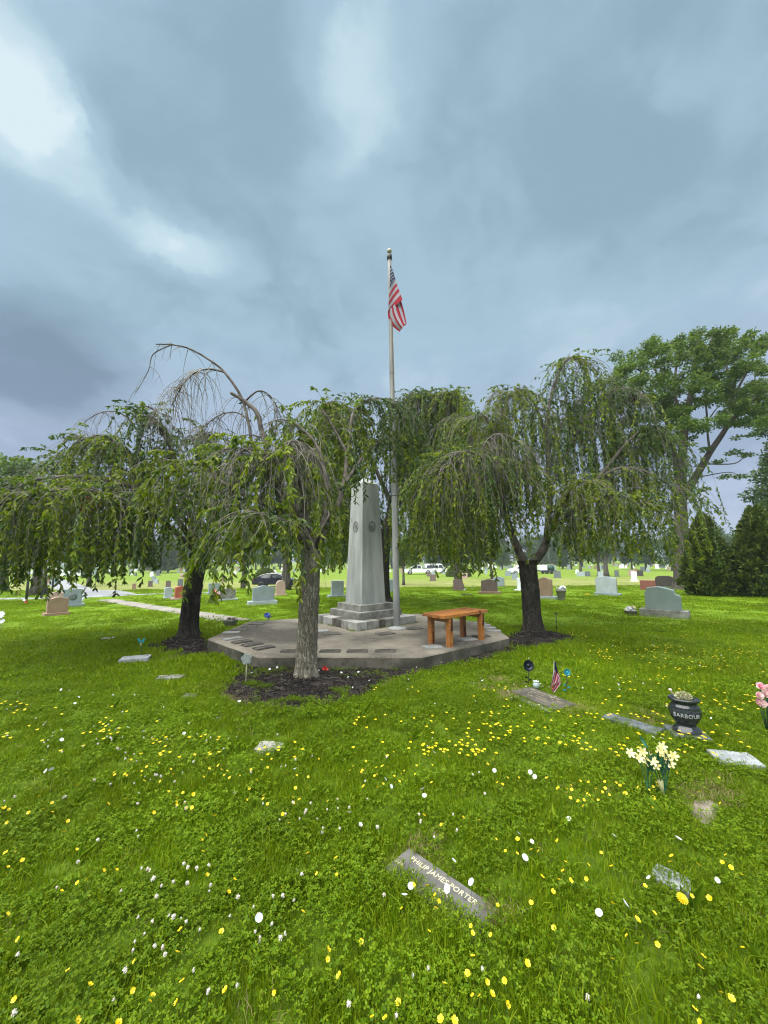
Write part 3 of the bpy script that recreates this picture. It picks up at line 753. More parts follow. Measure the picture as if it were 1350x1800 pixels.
# ------------------------------------------------------------------ plaques on the platform
def slab_from_px(name, px, h0, th, mat, parent=None, rim=None, shrink=1.0):
    c = [G(a, b, h0+th) for a, b in px]; m = sum(c, Vector())/4
    return m, [Vector(((p.x-m.x)*shrink, (p.y-m.y)*shrink)) for p in c]
def plaque(cx, cy, w, d, rz, mat, label, rim=True, th=0.016):
    p = G(cx, cy, PLH+th)
    root = thing('memorial_plaque', label, 'plaque', (p.x, p.y, PLH), rz, 'flat memorial plaques on the concrete platform')
    b = MB(); b.box((0, 0, th/2), (w, d, th), bev=0.003); b.build('plate', mat, root)
    if rim:
        b = MB()
        for x, y, sx, sy in ((0, d/2-.012, w-.01, .012), (0, -d/2+.012, w-.01, .012), (w/2-.012, 0, .012, d-.05), (-w/2+.012, 0, .012, d-.05)):
            b.box((x, y, th+0.002), (sx, sy, 0.006))
        for k in range(3): b.box((0, d*(0.18-0.18*k), th+0.0015), (w*(0.55-0.1*k), d*0.07, 0.004))
        b.build('raised_border', mat, root)
def edge_dir(i): 
    a = Vector(PLAT[i]); b = Vector(PLAT[(i+1) % 8]); d = b-a; return math.atan2(d.y, d.x)
e0, e1, e2, e7, e6 = edge_dir(0), edge_dir(1), edge_dir(2), edge_dir(7), edge_dir(6)
for (x, y, m, lab) in ((512, 1143.5, M_plaque, 'dark bronze plaque half hidden behind the nearest tree trunk'), (580, 1143.5, M_plaque, 'dark bronze plaque just right of the nearest tree trunk'),
                    (628, 1143.5, M_plaque, 'dark bronze plaque in the middle of the platform front edge'), (677.5, 1143, M_plaque, 'dark bronze plaque on front edge below the flagpole')):
    plaque(x, y, 0.30, 0.125, e0, m, lab)
for (x, y, m, lab) in ((464, 1137.5, M_plaque, 'dark plaque nearest the front left corner of the platform'), (443.5, 1131.8, M_plaque, 'dark plaque second from the front left corner'),
                    (425, 1127, M_plaque, 'dark plaque third from the front left corner'), (408, 1121.5, M_plaque_l, 'pale grey plaque at left corner of the platform')):
    plaque(x, y, 0.17, 0.30, e7, m, lab)
for (x, y, m, lab) in ((407, 1110.5, M_plaque_l, 'light plaque nearest the left tree on platform back edge'), (421, 1105.5, M_plaque, 'dark plaque second along the back left edge'),
                    (438, 1100.2, M_plaque, 'dark plaque third along the back left edge'), (451, 1095.8, M_plaque, 'dark plaque at the path end of the platform')):
    plaque(x, y, 0.30, 0.15, 0.15, m, lab, False)
for (x, y, m, lab) in ((760, 1136.3, M_plaque_l, 'grey framed plaque under the left end of the bench'), (802, 1129, M_plaque, 'dark plaque under the middle of the bench'),
                    (822, 1122.5, M_plaque_l, 'grey framed plaque under the right end of the bench'), (846, 1117.5, M_plaque, 'dark plaque behind the right bench leg')):
    plaque(x, y, 0.27, 0.18, e1-0.35, m, lab)
for (x, y, lab) in ((868, 1107.5, 'pale grey plaque at the right corner of the platform'), (860, 1102.3, 'pale grey plaque second from the right corner'),
                    (851, 1097.6, 'pale grey plaque third from the right corner'), (843, 1093.6, 'pale grey plaque farthest from the right corner')):
    plaque(x, y, 0.24, 0.14, -0.05, M_plaque_l, lab, False)
for (x, y, m, lab) in ((583, 1112.8, M_plaque, 'brown plaque lying before the left side of the stepped base'), (562, 1108.0, M_plaque_l, 'grey plaque beside the trunk at the stepped base'),
                       (677, 1112.5, M_plaque, 'worn brown plaque between stepped base and flagpole'), (727, 1103.8, M_plaque, 'brown plaque to the right of the flagpole foot')):
    plaque(x, y, 0.31, 0.22, 0.55 if x > 600 else 0.3, m, lab, False)

# ------------------------------------------------------------------ headstones
def profile(kind, w, h):
    x = w/2; n = 14
    if kind == 'flat': top = [(x, h*0.985), (x*0.98, h), (-x*0.98, h), (-x, h*0.985)]
    elif kind == 'serp':
        top = [(x, h*0.86), (x*0.97, h*0.885)]
        for i in range(n+1):
            t = 1-2*i/n; top.append((x*0.95*t, h*(0.885+0.115*(0.5+0.5*math.cos(PI*t))**1.1)))
        top += [(-x*0.97, h*0.885), (-x, h*0.86)]
    elif kind == 'arc':
        top = [(x*math.cos(0)*t, h*(1-0.09*t*t)) for t in [1-2*i/n for i in range(n+1)]]
    elif kind == 'round':
        top = [(x*math.cos(PI*i/n), h-x+x*math.sin(PI*i/n)) for i in range(n+1)]
    elif kind == 'oval':
        top = [(x, h*0.62)]+[(x*math.copysign(abs(math.cos(PI*i/n))**0.55, math.cos(PI*i/n)), h*0.62+h*0.38*math.sin(PI*i/n)**0.75) for i in range(1, n)]+[(-x, h*0.62)]
    elif kind == 'notch':
        top = [(x, h*0.56), (x*0.95, h*0.64), (x*0.73, h*0.68), (x*0.67, h*0.86), (x*0.3, h*0.93), (-x*0.2, h), (-x*0.55, h*0.97), (-x*0.86, h*0.935), (-x*0.88, h*0.80), (-x*0.99, h*0.76)]
    elif kind == 'scroll':
        top = [(x, h*0.78), (x*0.92, h*0.80), (x*0.86, h*0.9), (x*0.6, h*0.88), (x*0.42, h*0.95), (x*0.2, h), (-x*0.2, h), (-x*0.42, h*0.95), (-x*0.6, h*0.88), (-x*0.86, h*0.9), (-x*0.92, h*0.80), (-x, h*0.78)]
    elif kind == 'lean': top = [(x, h*0.55), (x*0.55, h), (-x, h)]
    else: top = [(x, h), (-x, h)]
    bx = 0.95 if kind not in ('round', 'flat', 'lean') else 1.0
    return [(-x*bx if kind == 'x' else -x, 0), (x, 0)] + top
STONE_XY = []
def headstone(l, r, top, bl, br, bot, db, kind, mat, label, side=0, th=0.22, bmat=None, group='granite headstones on the lawn', extra=None, skew=0.16):
    """die from l to r, top pixel row, base from bl to br with bottom row bot and die bottom row db (photograph pixels)"""
    cx = (bl+br)/2; g = G(cx, bot); y = g.y; phi = math.atan2(g.x, g.y)
    yaw = -phi - side*skew
    k = y*math.cos(phi)/F
    w = (r-l)*k/ (1.0 + (0.12 if side else 0)); bw = (br-bl)*k/(1.0+(0.12 if side else 0)); h = (db-top)*y/F; bh = max((bot-db)*y/F, 0.0)
    root = thing('headstone', label, 'headstone', (g.x, g.y, T(g.x, g.y)), yaw, group)
    zb = 0.0
    if bh > 0.02:
        b = MB(); o = [(-bw/2, -0.05), (bw/2, -0.05), (bw/2, bh), (-bw/2, bh)]
        b.prism(o, -0.02, th+0.16, 0, bev=0.012); zb = bh
        b.build('base', bmat or mat, root)
    off = ((l+r)/2-cx)*k
    b = MB(); b.prism([(x+off, z+zb) for x, z in profile(kind, w, h)], 0.07, 0.07+th, 0, bev=0.007)
    b.build('die', mat, root)
    if extra: extra(root, w, h, zb, off)
    STONE_XY.append((g.x, g.y, bw))
    return root
def medallion(root, w, h, zb, off):
    b = MB(); b.lathe([(w*0.22, 0), (w*0.22, 0.012), (w*0.17, 0.02), (w*0.05, 0.022)], 20)
    o = b.build('medallion', ST['dgrey'], root); o.location = (off, 0.068, zb+h*0.5); o.rotation_euler = (PI/2, 0, 0)
H = headstone
H(81, 122, 1051, 75, 126, 1082, 1077.5, 'serp', ST['tan'], 'tan granite headstone with wavy top, in front of two others by the road', -1, bmat=ST['tan'])
H(110, 143, 1037, 106, 148, 1067, 1062, 'flat', ST['grey'], 'blue grey headstone with round emblem beside the tan one', 0, extra=medallion)
H(86, 110, 1041, 84, 112, 1061, 1058, 'serp', ST['pink'], 'small pinkish headstone partly hidden behind the tan one', 0)
H(289, 304, 1033.5, 287, 307, 1052, 1050, 'arc', ST['lgrey'], 'pale grey headstone left of the red one by the path', -1)
H(307, 330, 1031, 300, 336, 1054.5, 1051, 'serp', ST['red'], 'red granite headstone peeking out beside the left tree trunk', -1, bmat=ST['pink'])
H(366, 388, 1026, 363, 390, 1044, 1042, 'flat', ST['grey'], 'grey headstone behind the flower vase near the left tree', -1)
H(386, 416, 1035, 378, 421, 1056, 1053, 'scroll', M_gran_w, 'weathered dark headstone with scrolled top next to red flowers', -1, bmat=ST['lgrey'])
H(443, 485, 1031, 434, 491, 1063, 1057, 'serp', ST['grey'], 'large grey headstone with curved top in front of the black car', -1, bmat=ST['lgrey'])
H(485, 503, 1021, 483, 506, 1047, 1044.5, 'round', ST['pink'], 'pale pink headstone with rounded top beside the trunk and car', -1)
H(582, 606, 1022, 575, 610, 1050, 1046.5, 'flat', ST['lgrey'], 'pale headstone just left of the obelisk shaft', -1, bmat=ST['lgrey'])
H(679, 696, 1019, 677, 699, 1041, 1040, 'serp', ST['grey'], 'grey headstone between obelisk and flagpole', 0)
H(797, 815, 1020, 795, 818, 1038, 1036.5, 'lean', ST['brown'], 'brown leaning headstone at the foot of a leaning tree', 0)
H(844, 875, 1019, 839, 881, 1044.5, 1040, 'serp', ST['brown'], 'dark brown headstone above the right end of the bench', 1, bmat=ST['tan'])
H(866, 887, 1014, 864, 890, 1032, 1030, 'serp', ST['grey'], 'grey headstone standing behind the dark brown one', 1)
H(910, 922, 1017, 904, 924, 1038.5, 1036.5, 'flat', ST['white'], 'narrow white marble headstone mostly hidden by right trunk', -1, bmat=ST['white'])
H(942, 972, 1016, 938, 980, 1053, 1048.5, 'serp', ST['tan'], 'tan headstone right of the right trunk beside a stone vase', 1, bmat=ST['lgrey'])
H(1045, 1086, 1015, 1041, 1093, 1047, 1043, 'arc', ST['lgrey'], 'light blue grey headstone alone in open lawn', 1, bmat=ST['grey'])
H(1126, 1153, 1021, 1125, 1154, 1037, 1036, 'flat', ST['rbrown'], 'low red brown headstone left of the dark oval one', 0)
H(1150, 1186, 1013, 1148, 1192, 1033.5, 1031.5, 'oval', ST['dark'], 'dark brown headstone with rounded shoulders near the tall tree', 1, bmat=ST['grey'])
H(1131, 1200, 1034, 1119, 1213, 1086, 1073, 'notch', ST['green'], 'big green grey headstone with notched shoulders and rough base', 1, 0.24, bmat=M_gran_w)
H(756, 766, 1010, 754.5, 767, 1021.5, 1020, 'flat', ST['brown'], 'small brown headstone in front of the white pickup', 0)
H(750.5, 757.5, 1005.5, 750, 758, 1013.5, 1013, 'arc', ST['brown'], 'tiny brown headstone by the pickup wheel', 0)
H(758.5, 765, 1003.5, 758, 766, 1010, 1009.5, 'flat', ST['lgrey'], 'tiny pale headstone behind the small brown one', 0)
H(812.5, 822, 1007.5, 811.5, 823, 1017.5, 1016.5, 'flat', ST['pink'], 'small pink headstone in front of the round shrub', 0)
H(900, 911, 1008.5, 899, 912, 1019, 1018, 'flat', ST['grey'], 'small grey headstone below the white car', 0)
H(888, 898, 1003.5, 887, 899, 1012.5, 1012, 'flat', ST['grey'], 'small grey headstone just left of the white car', 0)
H(974, 986, 1003.5, 972.5, 988, 1016, 1014.8, 'flat', ST['dgrey'], 'small square dark grey headstone right of the parked cars', 0)
H(1014, 1028, 1005, 1013, 1029, 1013, 1012.6, 'flat', ST['lgrey'], 'pale headstone at the foot of a thin trunk', 0)
H(1028.5, 1038, 1004.5, 1028, 1039, 1013, 1012.6, 'flat', ST['dgrey'], 'small dark grey headstone beside the pale one', 0)
H(1051, 1061, 1005, 1050, 1062, 1015, 1014, 'flat', ST['lgrey'], 'pale headstone in front of the twin trunks', 0)
H(1105, 1116, 1001.5, 1104, 1117, 1012.5, 1012, 'arc', ST['pink'], 'pink headstone far out in the field', 0)
H(1120, 1131, 1003, 1119, 1132, 1012.6, 1012, 'flat', ST['dark'], 'small dark headstone next to the far pink one', 0)
H(232, 239, 1026, 231, 240, 1036, 1035, 'flat', ST['tan'], 'small tan headstone beyond the path junction', 0)
H(260, 268, 1021.5, 259, 270, 1031.5, 1030.5, 'flat', ST['brown'], 'small brown headstone beyond the path', 0)
H(291, 300, 1021, 290, 301, 1034, 1033.4, 'arc', ST['brown'], 'small brown headstone behind the pale grey one', 0)
H(312, 322, 1018, 311, 323, 1030, 1029.5, 'arc', ST['dgrey'], 'grey headstone above the red one', 0)
H(27, 41, 1016, 26, 42, 1026, 1025.4, 'flat', ST['grey'], 'grey headstone under drooping leaves near the road', 0)
H(390, 398, 1013, 389, 399, 1024, 1023, 'flat', ST['tan'], 'small tan headstone between the left tree and far trunk', 0)
def far_stones():
    kinds = [('flat', 'lgrey'), ('flat', 'white'), ('arc', 'lgrey'), ('round', 'white'), ('flat', 'pink'), ('flat', 'dgrey'), ('arc', 'tan'), ('serp', 'grey')]
    protos = []
    for kd, mt in kinds:
        b = MB(); w = 0.75; h = 0.85
        b.prism(profile(kd, w, h), 0, 0.2, 0); b.prism([(-.5, -.05), (.5, -.05), (.5, .14), (-.5, .14)], -0.08, 0.28, 0)
        protos.append(b.mesh('far_headstone', ST[mt]))
    n = 0
    while n < 260:
        y = random.uniform(48, 150) if n < 90 else random.uniform(100, 165)
        px = random.uniform(-40, 1400); x = (px-675)/F*y
        if n < 90 and 560 < px < 1040 and y < 75: continue
        if y < 60 and px > 560 and random.random() < 0.7: continue
        if px > 1190: continue
        ki = random.randrange(len(protos)); o = bpy.data.objects.new('headstone', protos[ki]); COL.objects.link(o)
        s = random.uniform(0.7, 1.25); o.location = (x, y, T(x, y)); o.scale = (s*random.uniform(.7, 1.1), s, s*random.uniform(.8, 1.5)); o.rotation_euler = (0, 0, random.gauss(0, 0.2))
        tag(o, 'small %s headstone with %s top far across the %s of the cemetery field' % ({'lgrey': 'pale grey', 'white': 'white', 'pink': 'pink', 'dgrey': 'dark grey', 'tan': 'tan', 'grey': 'blue grey'}[kinds[ki][1]], {'flat': 'straight', 'arc': 'arched', 'round': 'round', 'serp': 'wavy'}[kinds[ki][0]],
            'left side' if px < 450 else 'middle' if px < 900 else 'right side'), 'headstone', 'distant headstones across the field')
        n += 1
far_stones()

# ------------------------------------------------------------------ vehicles
M_black = rough_mat('black_car_paint', (0.006, 0.007, 0.012), (0.010, 0.011, 0.018), 3, 0.18, 0, spec=0.6)
M_white = rough_mat('white_car_paint', (0.70, 0.72, 0.74), (0.76, 0.78, 0.79), 3, 0.25, 0, spec=0.5)
M_win = rough_mat('car_window', (0.02, 0.025, 0.03), (0.05, 0.055, 0.06), 2, 0.08, 0, spec=0.7)
M_tyre = plain('tyre_rubber', (0.018, 0.018, 0.018), 0.9)
M_rim = plain('wheel_rim', (0.35, 0.36, 0.37), 0.35, 0.6)
M_chrome = plain('window_trim', (0.55, 0.57, 0.58), 0.25, 0.8)
M_lampred = plain('tail_lamp', (0.35, 0.02, 0.02), 0.3)
def wheels(root, xs, r, half):
    for x in xs:
        for s in (-1, 1):
            b = MB(); b.lathe([(r*0.55, -0.11), (r*0.96, -0.11), (r, -0.08), (r, 0.08), (r*0.96, 0.11), (r*0.55, 0.11)], 20)
            o = b.build('wheel', M_tyre, root); o.location = (x, s*half, r); o.rotation_euler = (PI/2, 0, 0)
            c = MB(); c.lathe([(r*0.6, -0.10), (r*0.58, -0.118), (r*0.2, -0.112), (r*0.58, 0.118), (r*0.6, 0.10)], 16); c.build('rim', M_rim, o)
def car(name, label, cat, loc, rz, body, win, paint, L, Wd, wx, trim=None, wr=0.34, extra=None):
    root = thing(name, label, cat, loc, rz)
    b = MB(); hw = Wd/2
    n = len(body)
    rows = [(-hw+0.05, 0.985), (-hw, 1.0), (hw, 1.0), (hw-0.05, 0.985)]
    cx = sum(p[0] for p in body)/n; vs = []
    for yy, k in rows:
        for x, z in body:
            inset = 0.16*max(0, z-0.85)/0.6
            vs.append((cx+(x-cx)*k, math.copysign(abs(yy)-inset, yy), 0.18+(z-0.18)*(k if z > .3 else 1)))
    fs = [tuple(range(n)), tuple(range(4*n-1, 3*n-1, -1))]
    for k in range(3):
        for i in range(n): fs.append((k*n+(i+1) % n, k*n+i, (k+1)*n+i, (k+1)*n+(i+1) % n))
    b.add(vs, fs, 0); b.build('body', paint, root)
    for nm, poly in win:
        for s in (-1, 1):
            b = MB(); q = [(x, s*(hw-0.16*max(0, z-0.85)/0.6+0.006), z) for x, z in poly]
            b.add(q + [(x, y-s*0.03, z) for x, y, z in q], [tuple(range(len(q))) if s < 0 else tuple(range(len(q)-1, -1, -1))], 0)
            b.build(nm, M_win, root)
    if trim:
        for s in (-1, 1):
            b = MB(); b.tube([(x, s*(hw-0.16*max(0, z-0.85)/0.6+0.008), z) for x, z in trim], 0.02, 5); b.build('window_trim', M_chrome, root)
    wheels(root, wx, wr, hw-0.1)
    if extra: extra(root, hw)
    return root
yc = 44.0; cx_ = (487-675)/F*yc
sedan = [(-2.3, 0.28), (2.3, 0.28), (2.36, 0.55), (2.28, 0.74), (1.35, 0.92), (0.55, 1.36), (0.0, 1.47), (-0.8, 1.46), (-1.5, 1.26), (-1.95, 1.05), (-2.32, 0.98), (-2.36, 0.6)]
def sedan_x(root, hw):
    for s in (-1, 1):
        b = MB(); b.box((-2.28, s*(hw-0.25), 0.85), (0.12, 0.4, 0.14)); b.build('tail_lamp', M_lampred, root)
        b = MB(); b.box((2.27, s*(hw-0.25), 0.66), (0.14, 0.36, 0.12)); b.build('headlight', M_glass, root)
car('parked_car', 'black sedan car parked behind the grey and pink headstones', 'car', (cx_, yc, T(cx_, yc)), 0.0, sedan,
    [('window', [(-1.45, 0.98), (-0.35, 0.95), (-0.3, 1.38), (-0.8, 1.38), (-1.3, 1.22)]), ('window', [(-0.25, 0.95), (1.05, 0.95), (0.5, 1.28), (-0.02, 1.39), (-0.22, 1.38)])], M_black, 4.6, 1.82, (-1.4, 1.4),
    [(-2.0, 1.04), (-1.5, 1.27), (-0.8, 1.465), (0.0, 1.475), (0.6, 1.35), (1.3, 0.95)], extra=sedan_x)
yt = 78.0; xt = (743-675)/F*yt
pick = [(-2.9, 0.42), (2.75, 0.42), (2.85, 0.7), (2.8, 1.0), (1.7, 1.12), (1.05, 1.78), (0.6, 1.86), (-0.45, 1.86), (-0.65, 1.16), (-2.85, 1.16), (-2.9, 0.8)]
def pick_x(root, hw):
    b = MB(); b.box((-1.75, 0, 1.22), (2.1, 1.7, 0.12)); b.build('bed_rail', M_dkmetal, root)
car('pickup_truck', 'white pickup truck with dark bed parked across the field', 'pickup truck', (xt-1.0, yt, T(xt, yt)), PI, pick,
    [('window', [(0.30, 1.18), (1.35, 1.16), (0.95, 1.68), (0.35, 1.74)]), ('window', [(-0.42, 1.2), (0.22, 1.18), (0.26, 1.74), (-0.38, 1.74)])], M_white, 5.7, 1.95, (-1.8, 1.75), wr=0.42, extra=pick_x)
vanb = [(-2.2, 0.4), (2.2, 0.4), (2.3, 0.9), (1.75, 1.15), (1.25, 1.9), (0.9, 2.05), (-2.1, 2.05), (-2.2, 1.9)]
xv = (764-675)/F*82
car('parked_van', 'white van behind the pickup truck, facing away', 'van', (xv, 82, T(xv, 82)), 0.0, vanb,
    [('window', [(0.5, 1.2), (1.5, 1.2), (1.15, 1.75), (0.55, 1.8)]), ('window', [(-1.9, 1.2), (0.4, 1.2), (0.4, 1.7), (-1.9, 1.7)])], M_white, 4.6, 1.9, (-1.4, 1.4), wr=0.38)
xs_ = (913-675)/F*74
suv = [(-2.3, 0.38), (2.3, 0.38), (2.36, 0.7), (2.25, 0.98), (1.3, 1.12), (0.65, 1.62), (0.2, 1.70), (-1.75, 1.68), (-2.15, 1.2), (-2.32, 1.0)]
car('parked_car', 'white car partly hidden behind the right tree trunk', 'car', (xs_, 74, T(xs_, 74)), PI, suv,
    [('window', [(-1.75, 1.12), (-0.3, 1.1), (-0.28, 1.56), (-1.55, 1.56)]), ('window', [(-0.22, 1.1), (1.1, 1.12), (0.6, 1.52), (-0.2, 1.58)])], M_white, 4.6, 1.85, (-1.4, 1.4), wr=0.37)
M_gtrl = plain('green_tarp', (0.02, 0.06, 0.045), 0.6)
def trailer():
    x = (957-675)/F*76; root = thing('utility_trailer', 'low trailer with white box and dark green cover beside the white car', 'trailer', (x, 76, T(x, 76)))
    b = MB(); b.box((0, 0, 0.55), (3.0, 1.8, 0.25)); b.build('deck', M_dkmetal, root)
    b = MB(); b.lathe([(0.75, 0), (0.75, 0.5), (0.55, 0.9), (0.1, 1.0)], 12, (0.7, 0, 0.68), rx=1.0, ry=1.0); b.build('cover', M_gtrl, root)
    b = MB(); b.box((-0.8, 0, 1.15), (1.3, 1.6, 0.95), bev=0.06); b.build('box', M_white, root)
    wheels(root, (-0.4, 0.5), 0.34, 0.95)
trailer()

# ------------------------------------------------------------------ leaves in bulk
def unit_rows(a): return a/np.maximum(np.linalg.norm(a, axis=1, keepdims=True), 1e-9)
def leaf_cloud(pos, axis, length, width, fold=0.25, six=True, curl=0.12):
    """arrays: base points, leaf axes, lengths, widths -> vertices, quads (each leaf an island of two quads)"""
    n = len(pos); axis = unit_rows(axis)
    rnd = unit_rows(rng.normal(size=(n, 3)))
    side = unit_rows(np.cross(axis, rnd)); nor = np.cross(side, axis)
    L = length[:, None]; Wd = width[:, None]
    base = pos; tip = pos+axis*L-nor*L*curl
    mid = pos+axis*L*0.5
    if six:
        l1 = pos+axis*L*0.28+side*Wd*0.45+nor*Wd*fold; l2 = pos+axis*L*0.66+side*Wd*0.40+nor*(Wd*fold-L*curl*0.4)
        r1 = pos+axis*L*0.28-side*Wd*0.45+nor*Wd*fold; r2 = pos+axis*L*0.66-side*Wd*0.40+nor*(Wd*fold-L*curl*0.4)
        V = np.stack([base, l1, l2, tip, r2, r1], 1).reshape(-1, 3)
        o = (np.arange(n)*6)[:, None]
        Fq = np.concatenate([o+np.array([[0, 1, 2, 3]]), o+np.array([[0, 3, 4, 5]])], 1).reshape(-1, 4)
    else:
        l = mid+side*Wd*0.5+nor*Wd*fold; r = mid-side*Wd*0.5+nor*Wd*fold
        V = np.stack([base, l, tip, r], 1).reshape(-1, 3)
        o = (np.arange(n)*4)[:, None]; Fq = (o+np.array([[0, 1, 2, 3]])).reshape(-1, 4)
    return V, Fq
def single_leaf_mesh(name, mat, w=0.36, fold=0.25, curl=0.12):
    """unit leaf along -Z from the origin"""
    vs = [(0, 0, 0), (0.45*w, w*fold, -0.28), (0.40*w, w*fold-curl*0.4, -0.66), (0, -curl, -1.0), (-0.40*w, w*fold-curl*0.4, -0.66), (-0.45*w, w*fold, -0.28), (0, 0, -0.4)]
    b = MB(); b.add(vs, [(0, 1, 2, 3), (0, 3, 4, 5)], 0); return b.mesh(name, mat)
M_rust = leaf_mat('withered_leaf', [(0.16, 0.055, 0.020), (0.22, 0.085, 0.035), (0.12, 0.045, 0.02)], 0.3, 0.7, 0.8, 0.2)
LEAF1 = single_leaf_mesh('leaf', M_weep2)

# ------------------------------------------------------------------ weeping cherries
def catmull(pts, per=6):
    pts = [Vector(p) for p in pts]; out = []
    for i in range(len(pts)-1):
        p0 = pts[max(i-1, 0)]; p1 = pts[i]; p2 = pts[i+1]; p3 = pts[min(i+2, len(pts)-1)]
        for k in range(per):
            t = k/per
            out.append(0.5*((2*p1)+(p2-p0)*t+(2*p0-5*p1+4*p2-p3)*t*t+(3*p1-p0-3*p2+p3)*t**3))
    out.append(pts[-1]); return out
def weeping_tree(label, base_px, trunk_px, trunk_r, limbs, barkm, leaf_len=(0.065, 0.105), zfloor=1.25, limb_mat=None, side=56, hollow=None, trim=None, mult=1.45):
    """limbs: (points [(px,py,depth)...], r0, r1, strands, leafiness 0..1, fall range, start t)"""
    rs = np.random.default_rng(hash(label) % 1000 if False else int(base_px[0])); rd = random.Random(int(base_px[0]))
    g = G(*base_px); y0 = g.y
    root = thing('weeping_tree', label, 'tree', (g.x, g.y, 0), 0, 'weeping trees round the platform')
    O = Vector((g.x, g.y, 0))
    # trunk
    tp = catmull([Vector((g.x, g.y, -0.08))]+[P(a, b, y0+dz) for a, b, dz in trunk_px], 22)
    n = len(tp); rr = []
    for i in range(n):
        t = i/(n-1); z = tp[i].z
        rr.append(trunk_r*(1.0+0.42*math.exp(-max(z, 0)/0.10)-0.06*t+0.22*max(0, t-0.8)/0.2))
    def jit(i, a, p):
        q = Vector((math.cos(a)*1.1, math.sin(a)*1.1, p.z*1.3))
        low = math.exp(-max(p.z, 0)/0.2)
        ridg = abs(noise.noise(Vector((math.cos(a)*3.6, math.sin(a)*3.6, p.z*3.0))))
        hl = 0.0
        if hollow:
            da = math.sin((a-hollow_a[0])/2)**2*4/(hollow[1]**2); dz_ = ((p.z-hollow[2])/hollow[3])**2
            hl = 0.34*math.exp(-da*1.2-dz_*dz_*0.9)
        plate = abs(noise.noise(Vector((math.cos(a)*7+3, math.sin(a)*7, p.z*6.5))))
        return 1+0.07*noise.noise(q)+0.10*(ridg-0.25)+0.075*(plate-0.25)+0.035*noise.noise(Vector((math.cos(a)*17, math.sin(a)*17, p.z*17)))+low*0.16*math.sin(a*5+1)-hl
    hollow_a = [0.0]
    if hollow:   # find the tube angle that faces the viewer
        d0 = (tp[1]-tp[0]).normalized(); ref0 = d0.orthogonal().normalized(); b0 = d0.cross(ref0); to = Vector((-g.x, -g.y, 0)).normalized()
        hollow_a[0] = math.atan2(to.dot(b0), to.dot(ref0))+hollow[0]
    b = MB(); b.tube([p-O for p in tp], rr, side, jit=jit); b.build('trunk', barkm, root)
    lb = MB(); tw = MB(); LP = []; LA = []
    tones = []
    def strand(p, dirh, up, reach, fall, leafy, r, zf=None):
        hem = 0.55*noise.noise(Vector((p.x*1.3, p.y*1.3, 4.2)))+0.25*noise.noise(Vector((p.x*4, p.y*4, 1.2)))+rd.uniform(0, .35)
        if rd.random() < .22: hem += rd.uniform(.3, .9)
        d = (dirh*1.0+Vector((0, 0, up))).normalized(); pts = [p.copy()]; q = p.copy(); L = 0; st = 0.085
        g_ = 0.16/max(reach, 0.15)*0.5
        while L < reach+fall and len(pts) < 60:
            d = d+Vector((rd.gauss(0, .05), rd.gauss(0, .05), -g_)); d.normalize()
            if d.z < -0.985: d = Vector((d.x+rd.gauss(0, .06), d.y+rd.gauss(0, .06), -1)).normalized()
            q = q+d*st; L += st; pts.append(q.copy())
            dtr = math.hypot(q.x-g.x, q.y-g.y)
            if q.z < (zf or zfloor)+max(-.12, hem)+0.55*math.exp(-(dtr/0.8)**2): break
            if trim and trim[0] < q.x < trim[1] and trim[2] < q.y < trim[3] and q.z < trim[4]+rd.uniform(-.25, .2): break
        nn = len(pts)
        tw.tube([a-O for a in pts], [r*(1-0.75*i/nn) for i in range(nn)], 3, cap=False)
        if rd.random() < leafy:
            dens = rd.uniform(2.4, 6.0); tn = noise.noise(Vector((p.x*1.6, p.y*1.6, p.z*1.6+9)))+rd.gauss(0, .28)+0.12*(1.6-p.z/2)
            tone = 0 if tn < -.16 else (2 if tn > .22 else 1)
            iv = [(rd.uniform(.40, .75), 1.0)]
            for _ in range(rd.choice((0, 1, 2, 2, 3))): a0 = rd.uniform(0, .75); iv.append((a0, a0+rd.uniform(.15, .4)))
            if rd.random() < .24: iv = [(0, 1)]
            if rd.random() < .15: iv = iv[1:] or iv
            for i in range(nn):
                f0 = i/nn
                if not any(a0 <= f0 <= b0 for a0, b0 in iv): continue
                k = int(dens+rd.random())
                for _ in range(k):
                    f = rd.random(); a = pts[i] if i+1 >= nn else pts[i].lerp(pts[i+1], f)
                    LP.append(a); tones.append(tone); ax = (pts[min(i+1, nn-1)]-pts[i-1 if i else 0])
                    LA.append(ax.normalized()*0.45+Vector((rd.gauss(0, .62), rd.gauss(0, .62), -0.5)))
        elif rd.random() < 0.75:      # bare twig with side twiglets
            for i in range(3, nn-1, 3):
                if rd.random() < 0.6:
                    dd = Vector((rd.gauss(0, 1), rd.gauss(0, 1), -0.9)).normalized(); a = pts[i]; m = rd.uniform(.10, .28)
                    e = a+dd*m*0.5; e2 = e+(dd+Vector((0, 0, -0.9))).normalized()*m*0.6
                    tw.tube([a-O, e-O, e2-O], [r*0.55, r*0.4, r*0.25], 3, cap=False)
    for row in limbs:
        pp, r0, r1, ns, leafy, fall, t0 = row[:7]; zf = row[7] if len(row) > 7 else None
        ns = int(ns*(mult if leafy > .3 else 1.0)); leafy = leafy*.84 if leafy > .3 else leafy
        pts = catmull([P(a, b, y0+dz) for a, b, dz in pp], 7); m = len(pts)
        pts = [p+Vector((rd.gauss(0, .2), rd.gauss(0, .2), rd.gauss(0, .2)))*min(.012, max(.003, r0*.2)) if 0 < i < m-1 else p for i, p in enumerate(pts)]
        lb.tube([p-O for p in pts], [r0+(r1-r0)*(i/(m-1))**0.8 for i in range(m)], 8)
